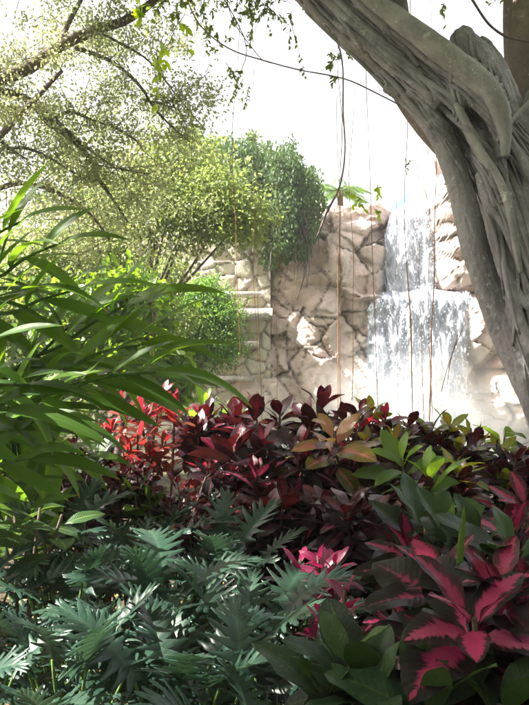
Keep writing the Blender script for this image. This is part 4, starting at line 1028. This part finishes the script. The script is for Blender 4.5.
# far belt of trees
def far_trees():
    spec = [(-9, 24, 4.2, 'rounded far tree seen through the haze at the left edge'), (-13, 27, 5.0, 'broad pale tree far beyond the left edge'), (-6.3, 26, 4.2, 'hazy tree behind the fine-leaved tree, left of the stone wall'), (-2.5, 27, 3.7, 'hazy tree behind the pale-leaved tree above the stone wall'),
            (10.5, 24, 4.6, 'hazy tree behind the cliff at far right'), (15, 26, 5.0, 'broad hazy tree right of the cliff'), (-16, 20, 4.5, 'tall tree standing outside the left edge'), (12, 15, 4.0, 'bushy tree to the right of the cliff')]
    for x, y, h, lab in spec:
        cs = []
        for k_ in range(9):
            cs.append((np.array([x+rng.normal(0, 1.3), y+rng.normal(0, .9), h*rng.uniform(.22, .95)]), (1.3, 1.1, .9)))
        blob_tree('far_tree', lab, 'tree', (x, y, 0), cs, 8500, .2, 'crown_far', .2, group='trees beyond the stone wall', jit=.25, sub_n=10)
far_trees()
def added_grove():  # out of view, added to cut sky light on the bed
    """unseen tall trees added around and behind the viewer to shade the bed"""
    for x, y, h, lab in ((-6.8, -1.0, 8.5, 'tall dark unseen tree added left of the viewer to shade the bed'), (-3.0, -5.5, 9.5, 'tall dark unseen tree added for shade behind the viewer on the left'), (1.5, -6.5, 10, 'tall dark unseen tree added for shade straight behind the viewer'), (5.5, -4.0, 9.5, 'tall dark unseen tree added for shade behind the viewer on the right'), (7.0, 1.5, 9, 'tall dark unseen tree added for shade right of the flower bed')):
        cs = [(np.array([x+rng.normal(0, 1.2), y+rng.normal(0, 1.0), rng.uniform(.14, .97)*h]), (1.5, 1.4, 1.0)) for _ in range(13)]
        blob_tree('added_shade_tree', lab, 'tree', (x, y, 0), cs, 9000, .32, 'crown_dark', .22, group='unseen trees added to shade the bed', jit=.25, sub_n=9)
added_grove()
for i, (px, py, Y, rx, rz, lab) in enumerate(((20, 300, 10.5, 1.0, .9, 'leafy bush behind the ginger leaves at the left edge'), (60, 375, 9.2, .9, .6, 'low green bush behind the ginger canes near the left edge'), (150, 300, 12.2, .8, .8, 'dull green bush between the airy tree and feathery shrub'), (95, 280, 12.5, 1.0, .9, 'tall grey-green bush behind the airy yellow-green tree'), (-40, 330, 9.5, 1.2, 1.0, 'wide bush standing just outside the left edge'))):
    c = P(px, py, Y)
    blob_tree('bush', lab, 'bush', (c[0], c[1], 0), [(c+rng.normal(size=3)*[rx*.5, .3, rz*.4], (rx*.6, .5, rz*.6)) for k_ in range(5)], 6000, .085, 'crown_far' if i % 2 else 'crown_yellow', .05)
def blue_house():
    c = P(404, 186, 34); t = thing('house', 'distant house whose blue roof just shows above the cliff beside the waterfall', 'house', (c[0], 36, 0))
    m = MB(); x0, x1 = c[0]-.9, c[0]+4.5
    z1 = c[2]-1.5
    v = np.array([[x, y, z] for z in (0, z1) for x, y in ((x0, 34.4), (x1, 34.4), (x1, 38), (x0, 38))])
    m.add(v, np.array([[0, 1, 5, 4], [1, 2, 6, 5], [2, 3, 7, 6], [3, 0, 4, 7]])); m.build('wall', M['render'], t)
    m = MB(); v = np.array([[x0-.3, 34, z1], [x1+.3, 34, z1], [x1+.3, 36.2, z1+2.0], [x0+1.9, 36.2, z1+2.0], [x1+.3, 38.4, z1], [x0-.3, 38.4, z1]])
    m.add(v, [np.array([[0, 1, 2, 3], [3, 2, 4, 5]]), np.array([[1, 4, 2], [0, 3, 5]])]); m.build('roof', M['blue_roof'], t)
blue_house()

# ------------------------------------------------------------------ garden plants
def rosette(mb, tip, axis, n, L, wr, el0=80, el1=-20, depth=.14, bend=(.2, .9), fold=(.1, .35), wave=.06, v0=0.0, v1=1.0, T=T_OVATE, start=None, jitter=.18, curl=.08):
    axis = unit(np.array(axis, float)); a = unit(np.cross(axis, [.3, .9, .2])); b = np.cross(axis, a)
    i = np.arange(n); u = (i+.5)/n; az = i*2.39996+(rng.uniform(0, 6.3) if start is None else start)+rng.normal(0, .15, n)
    el = np.radians(el0+(el1-el0)*u**.8+rng.normal(0, 8, n))
    rad = np.outer(np.cos(az), a)+np.outer(np.sin(az), b)
    D = rad*np.cos(el)[:, None]+axis*np.sin(el)[:, None]; N = -rad*np.sin(el)[:, None]+axis*np.cos(el)[:, None]
    D = unit(D+rng.normal(size=(n, 3))*jitter); N = N+rng.normal(size=(n, 3))*.25
    p = np.asarray(tip)-axis*(u*depth)[:, None]+rad*.008
    ll = L*(.55+.45*np.minimum(1, u*2.2))*rng.uniform(.85, 1.12, n)
    leaves(mb, T, p, D, N, ll, ll*wr*rng.uniform(.85, 1.15, n), rng.uniform(*bend, n), rng.uniform(*fold, n), wave, var=v0+(v1-v0)*u, freq=14, curl=curl)

def stem_to(mb, base, tip, r0=.012, r1=.006):
    base = np.asarray(base, float); tip = np.asarray(tip, float)
    m = base*.5+tip*.5; m[:2] = base[:2]*.62+tip[:2]*.38; m += rng.normal(size=3)*.03
    cv, cr = smooth(np.array([base, m, tip]), np.array([r0, (r0+r1)/2, r1]), 5)
    tube(mb, cv, cr, 7)
    stem_to.curve = cv
    return unit(tip-m)

def croton(label, base, tips, mats, group=None, n=15, L=.235, wr=.215, name='croton', cat='croton', depth=.2, lower=0, T=T_OVATE, **kw):
    """tips: list of (px, py, Y, material index) seen in the photo; each gets a stem and a leaf head"""
    t = thing(name, label, cat, base, group)
    for tp in tips:
        st = MB()
        px, py, Y = tp[:3]; mi = tp[3] if len(tp) > 3 else 0; sc = tp[4] if len(tp) > 4 else 1.0
        q = P(px, py, Y); b = np.array(base)+[rng.normal(0, .05), rng.normal(0, .05), -.03]
        ax = stem_to(st, b, q); ax = unit(ax*.5+np.array([0, 0, .7])+np.array([rng.normal(0, .2), -.12+rng.normal(0, .15), 0]))
        mb = MB(); mlow = MB()
        rosette(mb, q, ax, int(n*rng.uniform(.85, 1.15)), L*sc, wr, depth=depth*sc, T=T, **kw)
        for k_ in range(lower):
            c = stem_to.curve[int(rng.integers(5, 10))].copy(); a2 = unit(rand_dirs(1)[0]+[0, -.3, .5])
            c2 = c+a2*.08; sticks(st, c[None], c2[None], .004, .003)
            rosette(mlow, c2, a2, 7, L*.9, wr, depth=.08, T=T, **{**kw, 'v0': .45})
        so_ = st.build('stem', M['stem_brown'], t)
        for m_, q_ in ((mb, mats[mi]), (mlow, mats[0])):
            if m_.n:
                h_ = m_.build('leaf_rosette', M[q_], t); h_.parent = so_
    return t
def scatter(px0, px1, py0, py1, Y0, Y1, n, mi=0, sc=1.0):
    return [(rng.uniform(px0, px1), rng.uniform(py0, py1), rng.uniform(Y0, Y1), mi, sc*rng.uniform(.85, 1.1)) for _ in range(n)]

# hedge of crotons below the waterfall
HG = 'crotons massed below the waterfall'
croton('dark maroon croton at the left end of the croton bank, beside ginger tips', (-.25, 4.9, 0), scatter(190, 255, 410, 470, 4.7, 5.1, 11)+[(205, 415, 5, 0), (232, 425, 4.9, 0), (188, 432, 5, 0), (216, 448, 4.6, 1, .9), (240, 468, 4.5, 1, .9), (205, 470, 4.6, 2, .8)], ['croton_maroon', 'croton_pink', 'cordyline'], HG, lower=1)
croton('deep maroon croton with pink-veined leaves at the middle front of the croton bank', (.05, 4.3, 0), scatter(225, 320, 440, 520, 4.1, 4.5, 15)+[(255, 408, 4.6, 0), (280, 410, 4.6, 0), (262, 440, 4.3, 0), (290, 450, 4.3, 0), (258, 475, 4.0, 1, .9), (296, 496, 4.0, 1, .8), (238, 512, 3.9, 2, .7), (310, 460, 4.1, 1, .9)], ['croton_maroon', 'croton_pink', 'cordyline'], HG, lower=1)
croton('maroon croton crowned by one yellow and pink leaf head', (.45, 4.6, 0), [(335, 432, 4.05, 1, 1.25), (345, 418, 4.6, 0), (305, 415, 4.7, 0), (322, 402, 4.9, 0), (360, 412, 4.8, 0)]+[(350, 455, 4.2, 2, .9), (325, 480, 4.1, 2, .8), (368, 440, 4.4, 3, .8)]+scatter(290, 385, 440, 500, 4.3, 4.7, 12), ['croton_maroon', 'croton_yellow', 'croton_pink', 'croton_mixed'], HG, lower=1)
croton('tall croton with green, red and crimson tips right of the yellow leaf head', (.9, 5.0, 0), [(372, 412, 5, 1), (385, 418, 4.9, 2, .9), (395, 440, 4.7, 1), (360, 425, 5, 2), (408, 425, 5, 0)]+scatter(365, 425, 430, 480, 4.7, 5.1, 8), ['croton_maroon', 'croton_mixed', 'cordyline'], HG, lower=1)
croton('olive, orange and red croton standing highest below the waterfall pool', (1.3, 5.2, 0), [(450, 425, 5.1, 1, 1.2), (432, 432, 5.0, 1), (468, 432, 5.2, 1), (440, 445, 4.9, 0), (420, 432, 5.2, 0), (480, 445, 5.1, 1), (458, 450, 4.8, 1)]+scatter(415, 480, 440, 480, 4.8, 5.2, 8), ['croton_maroon', 'croton_mixed'], HG, lower=1)
croton('croton with fresh green leaf heads in the dark middle right of the bank', (.95, 4.1, 0), [(427, 472, 3.7, 2, 1.1), (455, 470, 4.0, 1, 1.1), (395, 470, 4.1, 0), (380, 490, 4.0, 0), (400, 458, 3.9, 2, 1.15), (420, 495, 3.9, 0), (445, 490, 4.0, 0)]+scatter(370, 470, 470, 530, 3.8, 4.2, 10), ['croton_maroon', 'croton_mixed', 'bright'], HG, lower=1)
croton('croton with dark olive leaves against the foot of the fig trunk', (1.6, 4.9, 0), [(500, 450, 4.9, 1), (515, 465, 4.8, 1), (490, 470, 4.7, 0), (525, 480, 4.7, 0), (505, 485, 4.6, 1)]+scatter(480, 545, 455, 500, 4.6, 4.9, 8), ['croton_maroon', 'croton_mixed'], HG, lower=1)
croton('shadowed maroon croton at the lower front of the bank, behind philodendrons', (.1, 3.7, 0), scatter(225, 330, 500, 560, 3.5, 3.9, 13), ['croton_maroon'], HG, lower=1)
croton('shadowed maroon croton between the middle of the bank and broad-leaved crotons', (.6, 3.5, 0), scatter(320, 430, 500, 560, 3.2, 3.7, 14), ['croton_maroon'], HG, lower=1)

# red cordylines and low dark plants at left centre
croton('upright crimson cordyline with pink new leaves among the ginger leaf tips', (-.72, 4.7, 0), [(118, 402, 4.6, 0), (160, 398, 4.7, 0, 1.1), (175, 405, 4.7, 0), (140, 410, 4.6, 0)], ['cordyline'], name='cordyline', cat='cordyline', n=18, L=.2, wr=.13, T=T_STRAP, el1=0, jitter=.12, lower=0)
croton('orange-red cordyline standing lower in front of the crimson one', (-.75, 4.4, 0), [(125, 440, 4.3, 0), (150, 452, 4.3, 0, .8), (108, 428, 4.4, 0), (138, 430, 4.3, 0), (165, 440, 4.3, 0, .8)], ['cordyline'], name='cordyline', cat='cordyline', n=18, L=.15, wr=.17, T=T_STRAP, v0=.4, el1=-30, lower=1)
for lab, base, box, mi in (('low dark croton in the shade left of centre, beside the ginger canes', (-.95, 3.9, 0), (70, 140, 465, 520, 3.7, 4.1, 9), 'croton_maroon'), ('low dark croton in the shade behind the philodendrons, centre left', (-.5, 4.0, 0), (130, 215, 455, 515, 3.8, 4.2, 12), 'croton_maroon'), ('low shaded croton with dull red tips beneath the left end of the bank', (-.3, 3.9, 0), (175, 240, 480, 530, 3.6, 4.0, 9), 'croton_maroon')):
    croton(lab, base, scatter(*box), [mi], 'low crotons in the shade', n=16, L=.12, lower=1)
croton('low dark croton tucked under the ginger at the far left of the bed', (-1.3, 4.3, 0), scatter(20, 105, 425, 500, 3.9, 4.5, 12), ['croton_maroon'], 'low crotons in the shade', n=15, L=.15, lower=1)
croton('dark green leafy plant filling the gap behind the pale-striped plant', (-1.0, 4.1, 0), scatter(40, 130, 440, 500, 3.8, 4.3, 10), ['croton_dark'], name='green_plant', cat='plant', n=12, L=.2, wr=.18, lower=1)
croton('small bright green plant glowing in the shade below the red cordylines', (-.72, 3.9, 0), [(135, 492, 3.8, 0, 1.2), (150, 500, 3.8, 0), (120, 498, 3.9, 0, .8)], ['bright'], name='green_plant', cat='plant', n=9, L=.17, wr=.2, el1=10)
croton('small yellow-leaved croton sprig by the philodendron tops', (-.65, 3.6, 0), [(142, 535, 3.5, 0, .8), (172, 528, 3.6, 0, .7)], ['croton_yellow'], name='croton', n=9, L=.11)
croton('bright yellow-green broad-leaved plant at the foot of the fig trunk', (1.75, 5.4, 0), [(505, 430, 5.3, 0, 1.3), (525, 450, 5.2, 0), (515, 500, 5.0, 0, .7)], ['bright'], name='green_plant', cat='plant', n=8, L=.26, wr=.2, el0=60, el1=10)
croton('fresh light-green shrub lit behind the ginger tips, left of the crotons', (-.35, 5.4, 0), [(205, 400, 5.4, 0), (222, 405, 5.4, 0), (195, 415, 5.4, 0), (238, 412, 5.5, 0, .8)], ['bright'], name='green_plant', cat='plant', n=10, L=.2, wr=.16, el1=20)

# magenta ti plants
MG = 'magenta ti plants'
croton('magenta ti plant at centre, between philodendrons and maroon crotons', (.2, 2.9, 0), [(318, 556, 2.8, 0), (300, 560, 2.9, 0, .9), (335, 560, 2.8, 0, .8)], ['magenta'], MG, name='ti_plant', cat='ti plant', n=13, L=.15, wr=.16, T=T_STRAP, el1=-10)
croton('dark-striped magenta ti plant beside the broad-leaved crotons, lower centre', (.22, 2.3, 0), [(325, 615, 2.2, 0), (345, 590, 2.3, 0), (310, 635, 2.3, 0, .8)], ['magenta'], MG, name='ti_plant', cat='ti plant', n=11, L=.14, wr=.17, T=T_STRAP, el1=-20)

# big-leaved crotons in the front right corner
BG = 'broad-leaved crotons at front right'
kw = dict(T=T_OVATE_FINE, wave=.09, curl=.05)
croton('broad-leaved croton with pink-splashed dark leaves nearest at lower right', (.48, 1.75, 0), [(474, 618, 1.45, 0, 1.0), (500, 585, 1.6, 0, .95), (440, 580, 1.65, 0, .9), (520, 640, 1.5, 0, .95), (455, 655, 1.5, 0, .8)], ['croton_pink'], BG, n=14, L=.215, wr=.24, el0=75, el1=-25, depth=.10, bend=(.2, .8), **kw)
croton('dark green broad-leaved croton in the bottom corner, leaf tips cut by the frame', (.30, 1.55, 0), [(350, 660, 1.5, 0, 1), (330, 690, 1.5, 0, .9), (375, 690, 1.45, 0, .9), (430, 700, 1.35, 0, 1.1), (500, 705, 1.35, 0, 1.1)], ['croton_dark'], BG, n=12, L=.20, wr=.205, el0=75, el1=-15, depth=.1, **kw)
croton('dull green broad-leaved croton rising behind the pink-splashed one', (.5, 2.15, 0), [(425, 520, 2.1, 0, 1.05), (450, 530, 2.0, 0, 1), (410, 545, 2.1, 1, .9), (480, 545, 1.9, 0, 1.0), (515, 530, 1.9, 1, 1.0)], ['croton_dark', 'croton_pink'], BG, n=12, L=.20, wr=.22, el0=80, el1=-10, depth=.12, **kw)
croton('pink-leaved croton at the right edge with one yellow-speckled green head', (.68, 1.9, 0), [(512, 555, 1.75, 1, 1.15), (530, 600, 1.7, 0, 1), (525, 505, 2.0, 0, .8), (540, 680, 1.5, 0, 1)], ['croton_pink', 'croton_dark'], BG, n=12, L=.205, wr=.24, el0=75, el1=-20, depth=.1, **kw)
croton('low purple-leaved croton in the dim gap under the broad leaves', (.4, 2.0, 0), scatter(360, 440, 590, 680, 1.75, 2.1, 6), ['croton_pink'], BG, n=14, L=.12, wr=.22, el0=70, el1=-30, **kw)
def spike():
    c = P(457, 592, 1.62); t = thing('sword_leaf', 'single narrow upright green leaf between the broad croton leaves', 'leaf', (c[0], c[1], 0))
    m = MB(); leaves(m, T_STRAP, c, [-.02, -.05, 1], [.6, -1, .1], .20, .013, -.25, .5, var=1); m.build('blade', M['varieg'], t)
    s = MB(); tube(s, [(c[0]+.02, c[1]+.05, 0), (c[0]+.01, c[1]+.02, c[2]*.6), c], .004, 6, sub=4); s.build('stem', M['stem_green'], t)
spike()

# ------------------------------------------------------------------ shell ginger
def ginger():
    GG = 'ginger canes at left'
    def clump(label, base, canes):
        t = thing('ginger_plant', label, 'ginger', base, GG); st = MB(); lf = MB()
        for (pts, L, n, v) in canes:
            n = int(n*2.0)
            pp = [np.array(base)+[rng.normal(0, .12), rng.normal(0, .08), -.03]]+[P(q[0]-10, q[1], q[2]) for q in pts]
            cp, _ = smooth(np.array(pp), np.ones(len(pp)), 10)
            tube(st, cp, np.linspace(.012, .005, len(cp)), 7)
            seg = np.concatenate([[0], np.cumsum(np.linalg.norm(np.diff(cp, axis=0), axis=1))]); s = np.linspace(.36, 1, n)*seg[-1]
            p = np.stack([np.interp(s, seg, cp[:, k_]) for k_ in range(3)], -1)
            tn = unit(np.stack([np.interp(s, seg, np.gradient(cp[:, k_])) for k_ in range(3)], -1))
            hor = unit(np.cross(tn, [0, 0, 1.0])+1e-6); upv = unit(np.cross(hor, tn))
            sg = np.where(np.arange(n) % 2 == 0, 1., -1.)[:, None]
            side = unit(hor*rng.normal(.45, .25, (n, 1))*sg+upv*sg*.6)
            D = unit(tn*.78+side*.55+np.array([.12, 0, .02])+rng.normal(size=(n, 3))*.08)
            D[-1] = tn[-1]
            N = unit(upv*.7+[0, -.8, .6]+rng.normal(size=(n, 3))*.35)
            ll = .96*L*rng.uniform(.72, 1.1, n)
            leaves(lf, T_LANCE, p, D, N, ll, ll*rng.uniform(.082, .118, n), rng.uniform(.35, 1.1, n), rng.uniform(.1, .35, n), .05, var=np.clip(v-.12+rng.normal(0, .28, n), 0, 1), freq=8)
        st.build('cane', M['stem_green'], t); lf.build('foliage', M['ginger'], t)
    clump('tall green ginger at the left edge whose topmost leaves stand upright', (-1.45, 3.5, 0),
          [([(-20, 330, 3.4), (5, 270, 3.3), (18, 235, 3.3)], .42, 9, .3), ([(-30, 340, 3.4), (20, 270, 3.2), (70, 243, 3.1)], .46, 9, .55), ([(-50, 330, 3.5), (-10, 250, 3.4), (30, 222, 3.3)], .44, 8, .5), ([(-20, 360, 3.3), (30, 310, 3.2), (85, 290, 3.1)], .45, 9, .3), ([(-60, 380, 3.3), (-20, 310, 3.2), (30, 290, 3.1)], .45, 9, .7)])
    clump('broad ginger whose long bright leaves arch right towards the stone wall', (-1.1, 3.5, 0),
          [([(20, 410, 3.4), (80, 340, 3.3), (135, 305, 3.2)], .47, 10, .25), ([(30, 420, 3.4), (95, 360, 3.2), (150, 345, 3.1)], .48, 10, .3), ([(20, 440, 3.3), (90, 385, 3.1), (165, 372, 3.0)], .46, 10, .45), ([(0, 420, 3.4), (55, 350, 3.4), (100, 310, 3.4)], .45, 9, .15), ([(40, 430, 3.5), (100, 380, 3.5), (150, 375, 3.5)], .42, 8, .4)])
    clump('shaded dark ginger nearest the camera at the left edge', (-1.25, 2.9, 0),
          [([(-60, 430, 2.8), (-20, 390, 2.7), (40, 385, 2.6)], .42, 9, 1), ([(-70, 460, 2.8), (-30, 415, 2.7), (15, 410, 2.6)], .42, 8, 1), ([(-50, 470, 2.9), (0, 430, 2.8), (55, 420, 2.7)], .42, 9, .8), ([(-80, 420, 2.8), (-50, 370, 2.7), (-5, 345, 2.6)], .42, 8, .9), ([(-60, 500, 2.8), (-15, 470, 2.8), (40, 460, 2.7)], .38, 7, .8)])  # shade put into the colour: these canes take the darkest leaf tone
    clump('low ginger canes under the red cordyline, half in shade', (-1.2, 3.9, 0),
          [([(10, 470, 3.9), (50, 430, 3.8), (80, 415, 3.7)], .36, 8, .5), ([(-10, 480, 3.8), (20, 440, 3.7), (55, 430, 3.6)], .38, 8, .4), ([(30, 490, 3.9), (70, 460, 3.8), (100, 455, 3.7)], .3, 7, .3)])
ginger()
croton('broad pale-striped leafy plant in front of the ginger canes', (-1.0, 3.2, 0), [(40, 508, 3.1, 0, 1.1), (15, 515, 3.1, 0), (62, 515, 3.0, 0, .9)], ['varieg'], name='striped_plant', cat='plant', n=8, L=.24, wr=.2, el0=50, el1=0, T=T_OVATE_FINE)

# ------------------------------------------------------------------ philodendrons
def philodendron(label, x, y, n, hgt, seed):
    g = np.random.default_rng(seed)
    t = thing('philodendron', label, 'philodendron', (x, y, 0), 'philodendrons filling the front bed')
    pt = MB(); lf = MB(); base = np.array([x, y, 0.0])
    az = np.arange(n)*2.39996+g.uniform(0, 6); u = (np.arange(n)+.5)/n
    out = .08+.36*u; hh = hgt*(1.05-.42*u**1.5)*g.uniform(.9, 1.08, n)
    rad = np.stack([np.cos(az), np.sin(az), np.zeros(n)], -1)
    tip = base+rad*out[:, None]+np.stack([np.zeros(n), np.zeros(n), hh], -1)
    for i in range(n):
        tube(pt, [base+rad[i]*.03, base+rad[i]*out[i]*.45+[0, 0, hh[i]*.6], tip[i]], [.009, .0065, .0045], 6, sub=4)
    el = np.radians(62-70*u+g.normal(0, 14, n))
    D = rad*np.cos(el)[:, None]+np.outer(np.sin(el), [0, 0, 1])+g.normal(size=(n, 3))*.15; N = -rad*np.sin(el)[:, None]+np.outer(np.cos(el), [0, 0, 1])+np.array([0, -.15, .15])+g.normal(size=(n, 3))*.22
    L = g.uniform(.19, .30, n)
    for q_ in range(3):
        e = np.arange(n) % 3 == q_; m_ = int(e.sum())
        leaves(lf, T_LOBED[q_], tip[e], D[e], N[e], L[e], L[e]*g.uniform(.85, 1.05, m_), g.uniform(.3, 1.15, m_), g.uniform(.05, .4, m_), .035, var=g.random(m_), rnd=g.random(m_), curl=g.uniform(.0, .14, m_), freq=20)
    pt.build('petiole', M['stem_green'], t); lf.build('foliage', M['philo'], t)
PH = [(-.95, 3.35, 22, .72, 'philodendron beside the pale-striped plant at the left edge'), (-.55, 3.35, 22, .70, 'philodendron with one tall blade standing up before the dark crotons'), (-.2, 3.25, 22, .66, 'philodendron in the back row below the left end of the croton bank'),
      (.0, 2.95, 20, .62, 'philodendron next to the centre magenta ti plant'), (-.75, 2.75, 22, .68, 'philodendron in the middle row near the left edge'), (-.35, 2.75, 22, .68, 'philodendron in the middle row at left centre, long green stalks showing'), (-.07, 2.5, 20, .64, 'philodendron touching the dark-striped ti plant'),
      (-.6, 2.25, 20, .62, 'philodendron in the front left corner with glossy pale drooping blades'), (-.25, 2.2, 20, .60, 'front philodendron left of centre at the bottom edge'), (-.02, 2.05, 18, .58, 'front philodendron reaching the bottom edge beside the dark green croton'), (-1.15, 2.8, 18, .68, 'philodendron cut by the left edge of the bed'), (-.9, 2.2, 16, .6, 'philodendron just outside the front left corner')]
for i, (x, y, n, h, lab) in enumerate(PH): philodendron(lab, x, y, n, h, 40+i)

# leaf litter
def litter():
    m = MB(); n = 2600
    p = np.stack([rng.uniform(-2.2, 2.4, n), rng.uniform(1.2, 7, n), rng.uniform(.03, .07, n)], -1)
    leaves(m, T_SMALL, p, rand_dirs(n)*[1, 1, .15], [0, 0, 1]+rng.normal(size=(n, 3))*.3, rng.uniform(.06, .13, n), rng.uniform(.015, .03, n), rng.uniform(-1, 1, n), .3)
    tag(m.build('leaf_litter', M['litter']), 'brown and yellow fallen leaves scattered over the soil', 'leaf litter', kind='stuff')
litter()

# ------------------------------------------------------------------ render settings
for o in list(bpy.data.objects):
    if '_org' in o: del o['_org']
scn.render.engine = 'CYCLES'
cy = scn.cycles; cy.use_denoising = True; cy.max_bounces = 8; cy.diffuse_bounces = 4; cy.glossy_bounces = 3; cy.transmission_bounces = 6; cy.transparent_max_bounces = 12; cy.volume_bounces = 2
cy.sample_clamp_indirect = 8
